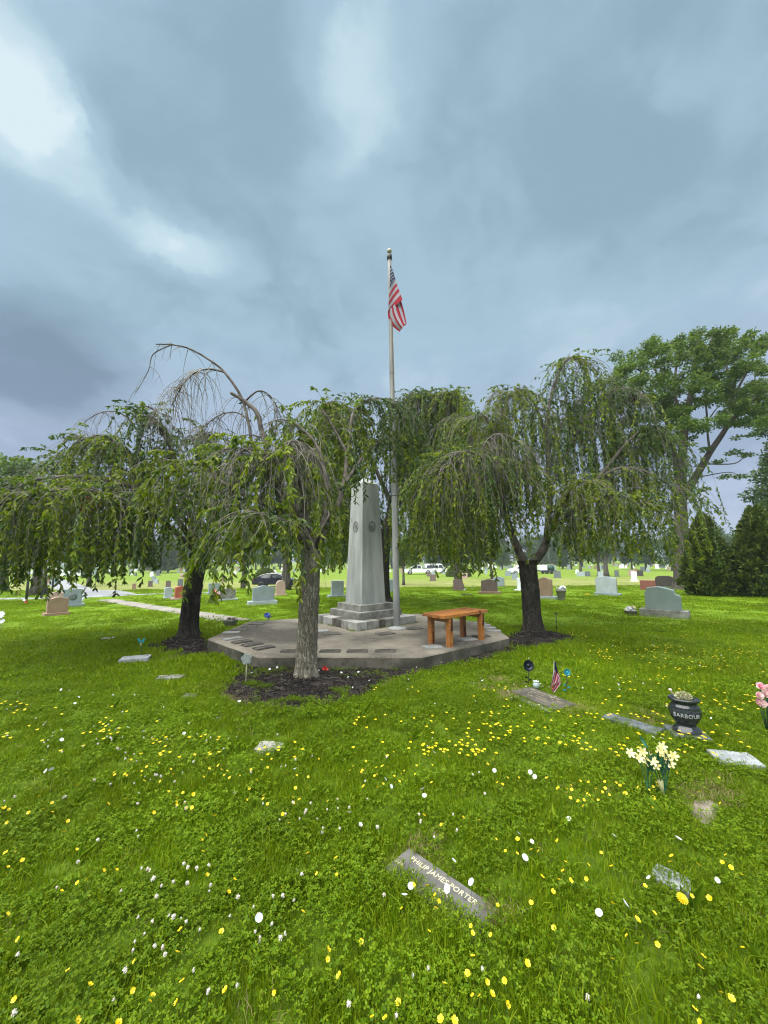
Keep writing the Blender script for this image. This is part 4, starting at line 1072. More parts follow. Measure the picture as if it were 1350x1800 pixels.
        for k in range(ns):
            t = t0+(1-t0)*rd.random()**0.8; i = min(int(t*(m-1)), m-2); p = pts[i].lerp(pts[i+1], rd.random())
            along = (pts[i+1]-pts[i]); along.z = 0
            along = along.normalized() if along.length > 1e-4 else Vector((1, 0, 0))
            an = rd.uniform(0, 2*PI); dh = (Vector((math.cos(an), math.sin(an), 0))+along*0.55*t); dh.normalize()
            fl = rd.uniform(*fall)
            if leafy > .3 and rd.random() < .28: strand(p, dh, rd.uniform(-.2, 1.2), rd.uniform(.3, .6), rd.uniform(0, .15), 1.0, .003, zf)
            elif leafy < 0.2: strand(p, dh, rd.uniform(-0.5, 0.45), rd.uniform(0.05, 0.26), fl, leafy, rd.uniform(0.0034, 0.0062), zf)
            else: strand(p, dh, rd.uniform(-0.3, 0.6), rd.uniform(0.10, 0.50), fl, leafy, rd.uniform(0.0028, 0.0055), zf)
    lb.build('limbs', limb_mat or M_limb, root)
    o = tw.build('twigs', M_twig, root); tag(o, kind='stuff')
    LPn = np.array([tuple(p) for p in LP]); LAn = np.array([tuple(a) for a in LA]); N_ = len(LPn)
    ln = leaf_len[0]*.72+(leaf_len[1]*1.04-leaf_len[0]*.72)*rs.random(N_)**1.2; tones = np.array(tones)
    # the 300 leaves that show largest (nearest the camera, inside the frame) are single leaves
    dist = np.linalg.norm(LPn-np.array([0, 0, CAMZ]), axis=1)/ln
    vis = np.abs(LPn[:, 0]/LPn[:, 1]) < 1.0
    order = np.argsort(np.where(vis, dist, 1e9))[:1400]
    pickd = rs.choice(order, 300, replace=False) if len(order) >= 300 else order
    keep = np.ones(N_, bool); keep[pickd] = False
    V, Fq = leaf_cloud(LPn[keep]-np.array(tuple(O)), LAn[keep], ln[keep], ln[keep]*rs.uniform(.26, .44, keep.sum()))
    me = np_mesh('foliage', V, Fq, [M_weepD, M_weep, M_weepL]); me.polygons.foreach_set('material_index', np.repeat(tones[keep], 2).astype(np.int32))
    o = link('foliage', me, root); tag(o, kind='stuff')
    if hollow:   # the one withered spray in this crown
        n_ = 70; c0 = np.array(tuple(P(158, 884, y0-2.0)-O)); Vd, Fd = leaf_cloud(c0+rs.normal(0, 1, (n_, 3))*np.array([.07, .07, .06]), rs.normal(0, .4, (n_, 3))+np.array([0, 0, -.8]), rs.uniform(.05, .09, n_), rs.uniform(.018, .03, n_))
        tag(link('withered_leaves', np_mesh('withered_leaves', Vd, Fd, M_rust), root), kind='stuff')
    for i in pickd:
        o = bpy.data.objects.new('leaf', LEAF1); COL.objects.link(o); o.parent = root
        q = Vector(LAn[i]).to_track_quat('-Z', 'Y') @ Euler((0, 0, rd.uniform(0, 6.28))).to_quaternion()
        s = float(ln[i])*1.08; o.location = Vector(LPn[i])-O; o.rotation_euler = q.to_euler(); o.scale = (s, s, s)
    return root

# nearest tree, in front of the platform
weeping_tree('nearest weeping tree with scaly grey trunk and bare dead limb arching from its top', (540, 1196.5),
    [(541, 1110, 0), (543, 1050, 0), (546, 1000, 0), (549, 968, 0.02)], 0.132,
    [ # thick half dead leader and the bare arch above it
     ([(548, 975, 0), (535, 920, 0.05), (500, 865, 0.1), (477, 832, 0.1), (468, 787, 0.1), (460, 758, 0.1), (451, 725, 0.1), (428, 704, 0.1), (406, 691, 0.1)], 0.062, 0.022, 10, 0.0, (0.25, 0.8), 0.65),
     ([(462, 830, 0.12), (445, 790, 0.12), (437, 745, 0.1), (424, 698, 0.1), (394, 654, 0.1), (367, 632, 0.1), (333, 613, 0.1), (302, 606, 0.05), (274, 605, 0)], 0.028, 0.008, 9, 0.0, (0.15, 0.45), 0.55),
     ([(394, 654, 0.1), (370, 649, 0.05), (345, 654, 0), (320, 678, -0.1), (303, 712, -0.1)], 0.016, 0.006, 62, 0.0, (0.3, 0.85), 0.1),
     ([(302, 606, 0.05), (270, 622, 0), (262, 648, -0.05), (252, 668, -0.05), (238, 692, -0.1)], 0.009, 0.003, 3, 0.0, (0.1, 0.3), 0.3),
     ([(430, 706, 0.1), (452, 688, 0.15), (470, 692, 0.2), (484, 712, 0.25), (488, 740, 0.3)], 0.014, 0.005, 28, 0.0, (0.2, 0.6), 0.1),
     ([(460, 770, 0.1), (440, 764, 0), (415, 770, -0.1)], 0.012, 0.007, 6, 0.0, (0.2, 0.5), 0.1),
     ([(440, 740, 0.1), (415, 725, 0.2), (385, 730, 0.3), (360, 750, 0.3)], 0.012, 0.005, 34, 0.0, (0.2, 0.6), 0.1),
     # low limb reaching left towards the viewer
     ([(545, 975, 0), (500, 905, -0.25), (450, 880, -0.45), (383, 843, -0.5), (367, 820, -0.5), (320, 813, -0.45), (270, 804, -0.45)], 0.046, 0.010, 40, 0.45, (0.3, 0.9), 0.15),
     ([(500, 905, -0.2), (470, 830, -0.15), (430, 790, -0.1), (390, 790, 0)], 0.03, 0.010, 75, 0.7, (0.6, 1.7), 0.1),
     ([(477, 832, 0.1), (495, 790, -0.25), (520, 775, -0.4), (550, 800, -0.45)], 0.026, 0.008, 95, 0.08, (0.3, 1.0), 0.0),
     ([(478, 850, 0.1), (455, 800, -0.3), (430, 790, -0.5), (405, 815, -0.6)], 0.022, 0.008, 60, 0.15, (0.3, 0.9), 0.0),
     ([(545, 965, 0), (530, 860, -0.2), (510, 800, -0.3), (470, 800, -0.5)], 0.04, 0.010, 75, 0.5, (0.6, 1.6), 0.2),
     ([(552, 965, 0), (575, 880, 0.1), (560, 790, 0.3), (520, 745, 0.5), (500, 738, 0.6)], 0.045, 0.010, 62, 0.85, (0.5, 1.5), 0.25),
     ([(552, 965, 0), (600, 870, 0.7), (612, 790, 1.2), (620, 730, 1.4), (642, 706, 1.7), (675, 702, 2.3), (712, 730, 2.7)], 0.05, 0.012, 90, 0.9, (0.3, 1.1), 0.42, 2.62),
     ([(612, 800, 1.1), (580, 740, 1.3), (565, 715, 1.5), (585, 705, 1.6)], 0.03, 0.010, 85, 0.9, (0.4, 1.5), 0.1),
     ([(600, 860, 0.6), (650, 790, 1.8), (700, 765, 2.7), (740, 790, 3.0)], 0.032, 0.008, 70, 0.9, (0.25, 0.8), 0.3, 2.45),
     ([(548, 975, 0), (520, 930, -0.5), (470, 905, -0.9), (435, 905, -0.9)], 0.03, 0.008, 42, 0.9, (0.35, 0.95), 0.15),
     ([(550, 975, 0), (565, 930, -0.2), (578, 905, 0.0), (572, 890, 0.2)], 0.028, 0.008, 30, 0.85, (0.3, 0.7), 0.1),
    ], M_bark1, zfloor=1.30, trim=(-0.60, 0.30, 5.05, 8.6, 2.62))

weeping_tree('dark weeping tree left of the platform with a long hollow in its trunk', (332, 1120),
    [(336, 1060, 0), (342, 1015, 0), (352, 975, 0)], 0.178,
    [([(352, 985, 0), (335, 910, -0.2), (318, 845, -0.3), (295, 775, -0.4), (270, 735, -0.5), (250, 733, -0.6)], 0.085, 0.016, 110, 0.9, (0.6, 2.4), 0.3),
     ([(345, 960, 0), (290, 890, -0.6), (215, 850, -1.1), (120, 838, -1.5), (40, 850, -1.7), (-20, 880, -1.8)], 0.07, 0.012, 150, 0.95, (0.9, 2.0), 0.25),
     ([(340, 930, -0.1), (270, 850, -0.5), (215, 790, -0.7), (180, 765, -0.8), (140, 775, -0.8)], 0.05, 0.010, 110, 0.9, (0.6, 2.2), 0.3),
     ([(240, 755, -0.5), (222, 733, -0.6), (200, 723, -0.6), (170, 728, -0.7), (145, 745, -0.7)], 0.02, 0.005, 20, 0.08, (0.3, 0.8), 0.2),
     ([(318, 845, -0.3), (290, 760, -0.4), (272, 722, -0.5), (258, 715, -0.5), (300, 735, -0.4)], 0.02, 0.006, 22, 0.3, (0.3, 0.8), 0.4),
     ([(352, 985, 0), (372, 900, 0.2), (385, 820, 0.3), (375, 770, 0.3), (350, 762, 0.2)], 0.06, 0.012, 110, 0.9, (0.7, 2.4), 0.25),
     ([(345, 970, -0.1), (270, 905, -1.4), (170, 865, -2.1), (70, 865, -2.4), (-10, 890, -2.5)], 0.055, 0.010, 150, 0.95, (0.7, 1.6), 0.25),
     ([(350, 970, 0), (330, 900, -0.9), (290, 860, -1.4), (250, 865, -1.6), (215, 880, -1.7)], 0.05, 0.01, 80, 0.9, (0.6, 1.5), 0.3),
     ([(280, 880, -0.6), (180, 800, -0.4), (120, 800, -0.2), (90, 830, 0)], 0.04, 0.01, 95, 0.9, (0.9, 2.4), 0.25),
     ([(352, 985, 0), (390, 930, -0.3), (410, 880, -0.5), (420, 860, -0.5)], 0.05, 0.01, 45, 0.85, (0.4, 1.2), 0.35),
    ], M_bark2, zfloor=1.15, hollow=(0.18, 0.42, 0.42, 0.30))

weeping_tree('dark weeping tree right of the platform with forked trunk behind the bench', (937, 1112),
    [(934, 1060, 0), (929, 1010, 0), (927, 985, 0)], 0.185,
    [([(924, 995, 0), (905, 952, 0), (893, 915, -0.1), (880, 850, -0.2), (868, 780, -0.2), (855, 735, -0.2), (835, 735, -0.2)], 0.10, 0.016, 110, 0.85, (1.2, 4.0), 0.35),
     ([(932, 995, 0), (957, 962, 0), (963, 925, 0.1), (966, 860, 0.2), (962, 770, 0.3), (968, 700, 0.3), (985, 650, 0.3), (1005, 628, 0.3), (1035, 640, 0.3)], 0.10, 0.010, 140, 0.8, (0.6, 2.3), 0.35),
     ([(963, 925, 0.1), (1010, 868, 0), (1050, 842, 0), (1095, 822, -0.1), (1150, 836, -0.1), (1205, 875, -0.1)], 0.06, 0.010, 115, 0.9, (0.6, 1.7), 0.25),
     ([(966, 860, 0.2), (1010, 770, 0.4), (1050, 715, 0.5), (1090, 685, 0.5), (1120, 700, 0.5)], 0.05, 0.008, 150, 0.85, (0.8, 2.8), 0.2),
     ([(1050, 842, 0), (1110, 770, 0.3), (1150, 750, 0.4), (1180, 790, 0.4)], 0.04, 0.008, 80, 0.9, (0.7, 2.3), 0.1),
     ([(905, 950, 0), (860, 850, -0.8), (815, 795, -1.1), (780, 825, -1.2)], 0.055, 0.008, 120, 0.75, (1.2, 3.6), 0.3),
     ([(880, 850, -0.4), (850, 790, -0.9), (880, 762, -1.0), (930, 790, -1.0)], 0.035, 0.007, 90, 0.16, (0.3, 1.0), 0.1),
     ([(880, 850, -0.4), (840, 800, -1.3), (800, 800, -1.6), (770, 850, -1.6)], 0.03, 0.007, 90, 0.7, (0.7, 1.9), 0.2),
     ([(895, 920, 0), (845, 820, 0.3), (820, 745, 0.5), (800, 735, 0.6)], 0.05, 0.01, 100, 0.9, (0.8, 3.0), 0.3),
     ([(868, 780, -0.2), (882, 720, -0.1), (876, 688, 0), (862, 700, 0)], 0.022, 0.006, 30, 0.15, (0.3, 0.9), 0.3),
     ([(962, 770, 0.3), (940, 710, 0.2), (915, 685, 0.1), (890, 700, 0)], 0.035, 0.008, 120, 0.9, (0.8, 2.8), 0.05),
     ([(960, 940, 0), (1020, 890, -0.8), (1080, 870, -1.1), (1140, 890, -1.2)], 0.05, 0.01, 105, 0.95, (0.5, 1.4), 0.25),
     ([(957, 960, 0), (985, 900, -0.5), (1010, 850, -0.8), (1040, 850, -0.9)], 0.04, 0.01, 90, 0.8, (0.5, 1.5), 0.2),
     ([(962, 800, 0.3), (990, 740, 0.6), (1030, 690, 0.9), (1060, 670, 1.0)], 0.035, 0.008, 110, 0.85, (0.8, 2.8), 0.1),
     ([(960, 880, 0.1), (925, 830, -0.5), (900, 810, -0.8), (930, 830, -0.9)], 0.03, 0.008, 60, 0.8, (0.4, 1.2), 0.2),
    ], M_bark2, leaf_len=(0.055, 0.098), zfloor=1.35)

weeping_tree('leafy weeping tree standing behind the obelisk and flagpole', (677, 1059),
    [(674, 1010, 0), (676, 960, 0), (688, 905, 0), (700, 865, 0)], 0.22,
    [([(700, 870, 0), (722, 780, -0.3), (735, 715, -0.5), (748, 690, -0.6), (775, 705, -0.7)], 0.10, 0.02, 105, 0.95, (1.3, 4.2), 0.3),
     ([(700, 870, 0), (765, 790, -0.6), (795, 720, -0.9), (803, 695, -1.0), (790, 690, -1)], 0.09, 0.02, 105, 0.95, (1.3, 4.4), 0.3),
     ([(690, 890, 0), (650, 800, -0.4), (625, 735, -0.7), (600, 715, -0.9), (575, 730, -1.0)], 0.09, 0.02, 95, 0.95, (1.2, 4.0), 0.35),
     ([(700, 860, 0), (690, 770, 0), (710, 710, 0), (725, 690, 0)], 0.08, 0.02, 85, 0.9, (1.2, 4.0), 0.35),
     ([(705, 865, 0), (790, 820, -0.4), (850, 760, -0.6), (880, 740, -0.6)], 0.08, 0.02, 100, 0.95, (1.3, 4.2), 0.3),
     ([(680, 930, 0), (620, 860, 0), (565, 800, 0), (530, 790, 0)], 0.07, 0.02, 95, 0.95, (1.3, 4.2), 0.3),
     ([(680, 930, 0), (645, 880, -1.5), (605, 852, -2.4), (570, 850, -2.8)], 0.06, 0.02, 85, 0.95, (1.0, 2.8), 0.2),
     ([(690, 905, 0), (712, 860, -1.6), (735, 845, -2.6), (760, 860, -2.8)], 0.06, 0.02, 70, 0.95, (1.0, 2.6), 0.2),
     ([(672, 960, 0), (655, 900, .6), (640, 850, 1.2), (620, 830, 1.5)], 0.06, 0.02, 60, 0.95, (1.5, 4.0), 0.2),
     ([(700, 880, 0), (740, 830, -1.2), (790, 800, -1.6), (830, 830, -1.8)], 0.06, 0.02, 85, 0.9, (1.2, 3.6), 0.3),
    ], M_bark2, leaf_len=(0.080, 0.130), mult=2.5, zfloor=1.3, side=20)

# ------------------------------------------------------------------ other trees
def blob_leaves(centres, n, size, flat=1.0, shell=0.35, down=0.0, asp=0.55):
    """leaves scattered through ellipsoidal clumps; centres: (x,y,z,rx,ry,rz)"""
    C_ = np.array(centres); wts = (C_[:, 3]*C_[:, 4]*C_[:, 5])**0.5; wts /= wts.sum()
    k = rng.choice(len(C_), n, p=wts); d = unit_rows(rng.normal(size=(n, 3)))
    r = rng.random(n)**shell
    lump = 0.78+0.35*np.sin(d[:, 0]*5+k)*np.sin(d[:, 1]*6+k*2)*np.cos(d[:, 2]*4)
    P_ = C_[k, :3]+d*C_[k, 3:6]*(r*lump)[:, None]
    A_ = d*0.6+rng.normal(size=(n, 3))*0.6; A_[:, 2] = A_[:, 2]*flat-down
    L_ = rng.uniform(size[0], size[1], n)
    return leaf_cloud(P_, A_, L_, L_*asp, 0.18, False, 0.15)
def maple():
    g = G(1200, 1036); y0 = g.y
    root = thing('maple_tree', 'tall wide spreading green tree with several leaning stems at right', 'tree', (g.x, g.y, T(g.x, g.y)))
    O = Vector(root.location); b = MB()
    t = catmull([O+Vector((0, 0, -0.1)), P(1199, 1000, y0), P(1197, 930, y0), P(1196, 870, y0)], 8)
    b.tube([p-O for p in t], [0.40-0.16*i/(len(t)-1)+0.16*math.exp(-i/2.5) for i in range(len(t))], 14, jit=lambda i, a, p: 1+0.10*noise.noise(Vector((math.cos(a)*2, math.sin(a)*2, p.z*2))))
    b.build('trunk', M_bark3, root)
    lb = MB()
    L = [([(1196, 880), (1200, 800), (1205, 740), (1215, 690), (1222, 640), (1225, 600)], .24, .05), ([(1198, 880), (1222, 840), (1248, 795), (1280, 745), (1288, 700), (1296, 640)], .21, .05),
         ([(1194, 880), (1186, 800), (1172, 740), (1162, 690), (1150, 640)], .15, .04), ([(1280, 745), (1310, 715), (1340, 690), (1370, 670)], .10, .03), ([(1286, 720), (1280, 660), (1270, 610)], .08, .03),
         ([(1205, 740), (1185, 690), (1190, 630), (1180, 600)], .09, .03), ([(1212, 700), (1240, 650), (1250, 600), (1262, 580)], .10, .03), ([(1248, 795), (1244, 745), (1262, 715)], .06, .02),
         ([(1244, 745), (1240, 690), (1246, 650)], .05, .02), ([(1172, 740), (1140, 700), (1110, 665)], .08, .03), ([(1162, 690), (1130, 655), (1095, 640)], .06, .02), ([(1235, 815), (1290, 815), (1310, 800)], .04, .015),
         ([(1222, 840), (1280, 830), (1300, 838)], .03, .012), ([(1288, 700), (1320, 640), (1335, 600)], .07, .02), ([(1186, 800), (1160, 790), (1140, 780)], .05, .02)]
    for k, (pp, r0, r1) in enumerate(L):
        dz = random.uniform(-1.2, 1.2) if k > 2 else (-0.4, 0.5, 0.6)[k]
        p = catmull([P(x, y, y0+dz*i/(len(pp)-1)) for i, (x, y) in enumerate(pp)], 5); m = len(p)
        lb.tube([q-O for q in p], [r0+(r1-r0)*i/(m-1) for i in range(m)], 7)
    lb.build('limbs', M_bark3, root)
    cl = []
    def c(px, py, rpx, dz=0, sq=0.8):
        p = P(px, py, y0+dz)-O; r = px_m(rpx, y0); cl.append((p.x, p.y, p.z, r, r*1.2, r*sq))
    for px, py, r in ((1098, 642, 24), (1115, 625, 20), (1135, 640, 30), (1150, 612, 24), (1170, 640, 30), (1160, 672, 28), (1185, 608, 24), (1205, 630, 30), (1222, 600, 24), (1240, 625, 30), (1262, 600, 26), (1280, 590, 22), (1272, 630, 30),
                      (1300, 605, 24), (1312, 640, 28), (1335, 610, 22), (1345, 650, 24), (1290, 660, 28), (1255, 660, 26), (1222, 668, 28), (1195, 680, 26), (1120, 670, 26), (1090, 672, 22), (1140, 700, 24), (1100, 700, 18), (1175, 712, 20),
                      (1215, 712, 20), (1325, 680, 22), (1240, 700, 18), (1300, 702, 16), (1375, 640, 26), (1370, 600, 22), (1275, 690, 16), (1318, 588, 16), (1285, 582, 14), (1150, 600, 16)):
        c(px, py, r*0.78, random.uniform(-2.0, 2.0))
    mr_ = random.Random(4)
    for _ in range(240):
        u_ = mr_.random(); px = 1078+u_*290; lo = 600-18*math.sin(u_*PI)-28*min(1, u_*1.6)+25; py = lo+mr_.random()*(205-50*u_)
        c(px, py, mr_.uniform(8, 18), mr_.uniform(-2.2, 2.2), 0.55)
    for px, py, r in ((1290, 795, 13), (1312, 800, 12), (1302, 838, 12), (1275, 838, 10), (1262, 812, 11), (1340, 722, 14), (1352, 740, 14), (1320, 765, 9), (1240, 790, 9), (1215, 770, 10), (1150, 760, 14), (1135, 790, 14), (1180, 770, 10), (1295, 770, 8), (1330, 700, 12), (1205, 850, 9), (1240, 860, 8), (1190, 730, 14)):
        c(px, py, r, random.uniform(-1.2, 1.2), 0.4)
    V, Fq = blob_leaves(cl, 56000, (0.085, 0.16), 0.7, 0.42)
    link('crown', np_mesh('crown', V, Fq, M_maple), root)
maple()
def round_tree(label, px, by, H_, crown, trunk_w, mat, n, size, bark_m=M_bark3, lean=0.0, depth=None, group=None, name='background_tree'):
    """crown: list of (dx, z, rx, rz) in metres about the base"""
    g = G(px, by) if depth is None else Vector(((px-675)/F*depth, depth, 0)); z0 = T(g.x, g.y)
    root = thing(name, label, 'tree', (g.x, g.y, z0), 0, group)
    b = MB(); hh = max(c[1] for c in crown)
    pts = [Vector((lean*(t**1.2)*hh, 0, -0.1+t*hh)) for t in [i/8 for i in range(9)]]
    b.tube(pts, [trunk_w*(1-0.6*i/8)+trunk_w*0.5*math.exp(-i*1.4) for i in range(9)], 10)
    for c in crown:
        s = pts[3]; b.tube([s, s.lerp(Vector((c[0], 0, c[1])), 0.6)+Vector((0, 0, -0.2)), Vector((c[0], random.uniform(-.5, .5), c[1]))], [trunk_w*0.4, trunk_w*0.25, trunk_w*0.1], 6)
    b.build('trunk', bark_m, root)
    cl = [(c[0], random.uniform(-.8, .8), c[1], c[2], c[2], c[3]) for c in crown]
    V, Fq = blob_leaves(cl, n, size, 0.7, 0.4); link('crown', np_mesh('crown', V, Fq, mat), root)
    return root
def crown_of(w, z0, z1, k):
    out = []
    for _ in range(k):
        t = random.random(); r = w*random.uniform(0.28, 0.42)
        ww = w*(1-abs(t-0.4))*0.62
        out.append((random.uniform(-ww, ww), z0+(z1-z0)*t, r, r*0.75))
    return out
G_MID = 'trees standing out in the lawn'
for (px, by, tw_, lean, w, z0, z1, lab) in ((427, 1035, 0.17, 0, 2.6, 2.6, 5.6, 'tree with straight grey trunk just right of the left weeping tree'), (502, 1037.5, 0.24, 0.02, 3.0, 2.6, 5.6, 'tree with stout trunk beside the pink headstone and black car'),
        (709.5, 1028.5, 0.14, 0, 2.6, 2.4, 5.2, 'slim trunked tree just right of the flagpole'), (807, 1036, 0.22, -0.09, 2.4, 2.8, 5.5, 'tree leaning left beside the brown leaning headstone'),
        (866, 1018, 0.20, -0.13, 3.0, 3.0, 6.0, 'tree leaning left behind the grey headstone'), (1021, 1006.5, 0.24, 0, 3.2, 3.2, 6.5, 'tree with thin pale trunk behind the pale headstone'),
        (1053, 1012.5, 0.22, -0.01, 2.6, 3.6, 7.0, 'left one of two trunks close together'), (1066, 1013.5, 0.34, 0.0, 3.0, 3.6, 7.2, 'thicker right one of two trunks close together'),
        (156, 1031, 0.24, 0, 2.8, 2.0, 4.6, 'tree by the road seen under the drooping leaves'), (67, 1046, 0.30, 0, 2.8, 2.2, 4.4, 'stout dark trunk near the thin posts by the road')):
    round_tree(lab, px, by, 0, crown_of(w, z0, z1, 11), tw_, M_maple if px > 400 else M_far, 4200, (0.13, 0.24), lean=lean, group=G_MID, name='lawn_tree')
round_tree('tall leafy tree at the left edge above the weeping branches', 10, 0, 0, [(-2, 6.2, 2.4, 1.4), (0, 7.4, 2.2, 1.4), (1.5, 6.4, 2.0, 1.2), (2.6, 5.4, 1.6, 1.2), (0.6, 8.6, 1.3, 0.8), (-1.5, 8.8, 1.4, 0.9), (-3.5, 7.5, 2, 1.4), (2.0, 4.5, 1.8, 1.2), (-0.5, 5, 2, 1.4), (3.2, 6.6, 0.7, 0.7)], 0.32, M_maple, 13000, (0.14, 0.26), depth=27, name='leafy_tree')
round_tree('leafy tree at the right edge above the dark conifers', 1424, 0, 0, [(-2.4, 6.0, 1.4, 1.0), (-1.6, 7.4, 1.5, 1.1), (0, 8.6, 2, 1.4), (-2.6, 4.4, 1.5, 1.0), (1, 6, 2.4, 2), (-1, 5, 2, 1.4), (-1.4, 10.6, 1.0, 0.6), (-3.2, 5.0, .9, .5), (-1.0, 9.4, 1.2, .8), (-2.2, 3.2, 1.4, 1.0), (-0.9, 8.4, 1.2, 0.8)], 0.34, M_far, 13000, (0.14, 0.26), depth=26, name='leafy_tree')
def conifer(px, by, wpx, toppx, label, tops, depth=0.8):
    g = G(px, by); y = g.y; w = px_m(wpx, y)*0.5; h = (by-toppx)*y/F
    root = thing('conifer_shrub', label, 'conifer', (g.x, g.y, T(g.x, g.y)), 0, 'dense dark conifers at the right edge')
    b = MB(); b.tube([(0, 0, -0.1), (0, 0, h*0.5), (0, 0, h*0.85)], [0.12, 0.08, 0.03], 8); b.build('trunk', M_bark2, root)
    n = 15000; Ps = []; As = []
    z = rng.random(n)**0.85; ang = rng.random(n)*2*PI
    prof = np.where(z < 0.12, 0.80+z*1.6, np.clip(1.0-((z-0.12)/0.88)**2.3*0.90, 0, 1))
    lump = 1+0.13*np.sin(ang*5+z*9)+0.10*np.sin(ang*9-z*17)+0.06*np.sin(z*40+ang*3)
    r = prof*w*lump*(0.72+0.30*rng.random(n)**0.6)
    hx = h*(0.90+0.10*np.cos(ang*tops))
    pos = np.stack([np.cos(ang)*r, np.sin(ang)*r*depth, z*hx], 1)
    ax = np.stack([np.cos(ang)*0.55, np.sin(ang)*0.55, np.full(n, 0.75)], 1)+rng.normal(size=(n, 3))*0.35
    L_ = rng.uniform(0.12, 0.26, n); V, Fq = leaf_cloud(pos, ax, L_, L_*0.5, 0.1, False, 0.1)
    link('crown', np_mesh('crown', V, Fq, M_conifer), root)
conifer(1249, 1047, 70, 912, 'broad dark conifer left of the gap beside the big tree trunk', 2)
conifer(1346, 1049, 84, 896, 'taller dark conifer right of the gap at the frame edge', 3)
def fardome(px, by, wpx, hpx, mat, label, name='round_shrub'):
    g = G(px, by); y = g.y; w = px_m(wpx, y)/2; h = px_m(hpx, y)
    root = thing(name, label, 'shrub', (g.x, g.y, T(g.x, g.y)))
    n = 7000; d = unit_rows(rng.normal(size=(n, 3))); d[:, 2] = np.abs(d[:, 2])
    pos = d*np.array([w, w, h])*(0.86+0.14*rng.random((n, 1)))
    L_ = rng.uniform(.12, .28, n); V, Fq = leaf_cloud(pos, d+rng.normal(size=(n, 3))*.5, L_, L_*.6, .1, False)
    link('foliage', np_mesh('foliage', V, Fq, mat), root)
    b = MB(); b.tube([(0, 0, -.1), (0, 0, h*.6)], [.1, .05], 6); b.build('stem', M_bark2, root)
fardome(806, 1013.5, 42, 21, M_yew, 'clipped yellow green round shrub behind the leaning tree')
fardome(466, 1026, 40, 26, M_yew, 'dark green round shrub behind the black car roof')

# far trees, each with its own trunk and crown (shared shapes)
def far_trees():
    prot = []
    for k in range(5):
        w = (3.6, 4.6, 3.0, 5.2, 2.2)[k]; H_ = (8.5, 10, 9, 11.0, 11)[k]
        if k == 4: cl = [(random.uniform(-.3, .3), random.uniform(-.3, .3), 1.5+i*1.05, 2.6*(1-i/9.5)+.3, 2.6*(1-i/9.5)+.3, .9) for i in range(9)]
        else: cl = [(random.uniform(-w*.7, w*.7), random.uniform(-w*.6, w*.6), random.uniform(2.4, H_), w*random.uniform(.32, .5), w*.45, w*random.uniform(.25, .4)) for _ in range(15)]
        V, Fq = blob_leaves(cl, 3800, (0.30, 0.62), 0.8, 0.4, asp=.6)
        b = MB(); b.tube([(0, 0, -.3), (0.1, 0, 2.5), (0, 0, H_*.8)], [.32, .24, .08], 8)
        prot.append((np_mesh('crown', V, Fq, M_far), b.mesh('trunk', M_bark3)))
    spots = []
    for px in range(-140, 1500, 34):
        spots.append((px+random.uniform(-14, 14), random.uniform(125, 165), random.choice((0, 1, 2, 3, 3, 4)), random.uniform(0.85, 1.35)))
    for px in range(-100, 1500, 30):
        spots.append((px+random.uniform(-14, 14), random.uniform(190, 240), random.choice((0, 1, 3, 3)), random.uniform(1.2, 1.8)))
    spots += [(1130, 92, 0, .85), (1175, 84, 3, .75), (1105, 98, 2, 0.8), (1000, 105, 1, .8), (985, 112, 4, 0.8), (760, 115, 3, .9), (735, 108, 1, .8), (830, 118, 0, .9), (880, 110, 3, .7), (285, 100, 4, .9), (298, 108, 4, 1.0), (270, 112, 4, .8), (205, 105, 1, .8), (330, 110, 3, .8), (1262, 95, 1, .9), (1240, 110, 3, .9)]
    SHP = ('bushy', 'broad', 'slim', 'spreading', 'pointed')
    for px, y, k, s in spots:
        x = (px-675)/F*y
        r = thing('far_tree', ('hazy %s tree in the %s far tree line, %s the flagpole' % (SHP[k], 'nearer' if y < 180 else 'farthest', 'left of' if px < 690 else 'right of')) if y > 120 else 'dark %s tree among the far graves, %s the flagpole' % (SHP[k], 'left of' if px < 690 else 'right of'), 'tree', (x, y, T(x, y)), random.uniform(0, 6.28), 'trees of the far tree line' if y > 120 else 'trees among the far graves')
        for nm, me in (('crown', prot[k][0]), ('trunk', prot[k][1])):
            o = bpy.data.objects.new(nm, me); COL.objects.link(o); o.parent = r
        r.scale = (s, s, s*random.uniform(.85, 1.1))
far_trees()
def building():
    y = 92; x = (140-675)/F*y; root = thing('white_building', 'low white building with grey roof far left beyond the road', 'building', (x, y, T(x, y)))
    b = MB(); b.box((0, 0, 1.0), (6, 5, 2.0)); b.build('wall', ST['white'], root)
    b = MB(); b.prism([(-3.4, 2.0), (3.4, 2.0), (2.9, 2.9), (-2.9, 2.9)], -2.9, 2.9); b.build('roof', ST['lgrey'], root)
    for k in range(4):
        b = MB(); b.box((-2.2+1.45*k, -2.51, 1.1), (0.7, 0.06, 0.8)); b.build('window', M_win, root)
building()
for k, (px, t, bt) in enumerate(((46, 1000, 1056), (72.5, 1005, 1052), (91.5, 1005, 1042))):
    g = G(px, bt); b = MB(); b.tube([(0, 0, -.1), (0, 0, (bt-t)*g.y/F)], 0.045, 8); b.lathe([(0.045, 0), (.06, .02), (.03, .05), (.005, .06)], 8, (0, 0, (bt-t)*g.y/F))
    o = b.build('metal_post', M_dkmetal); o.location = g
    tag(o, ('thin dark post behind a small white flower pot', 'thin dark post in front of the stout dark trunk', 'thin dark post behind the blue grey headstone')[k], 'post', 'dark posts by the road')

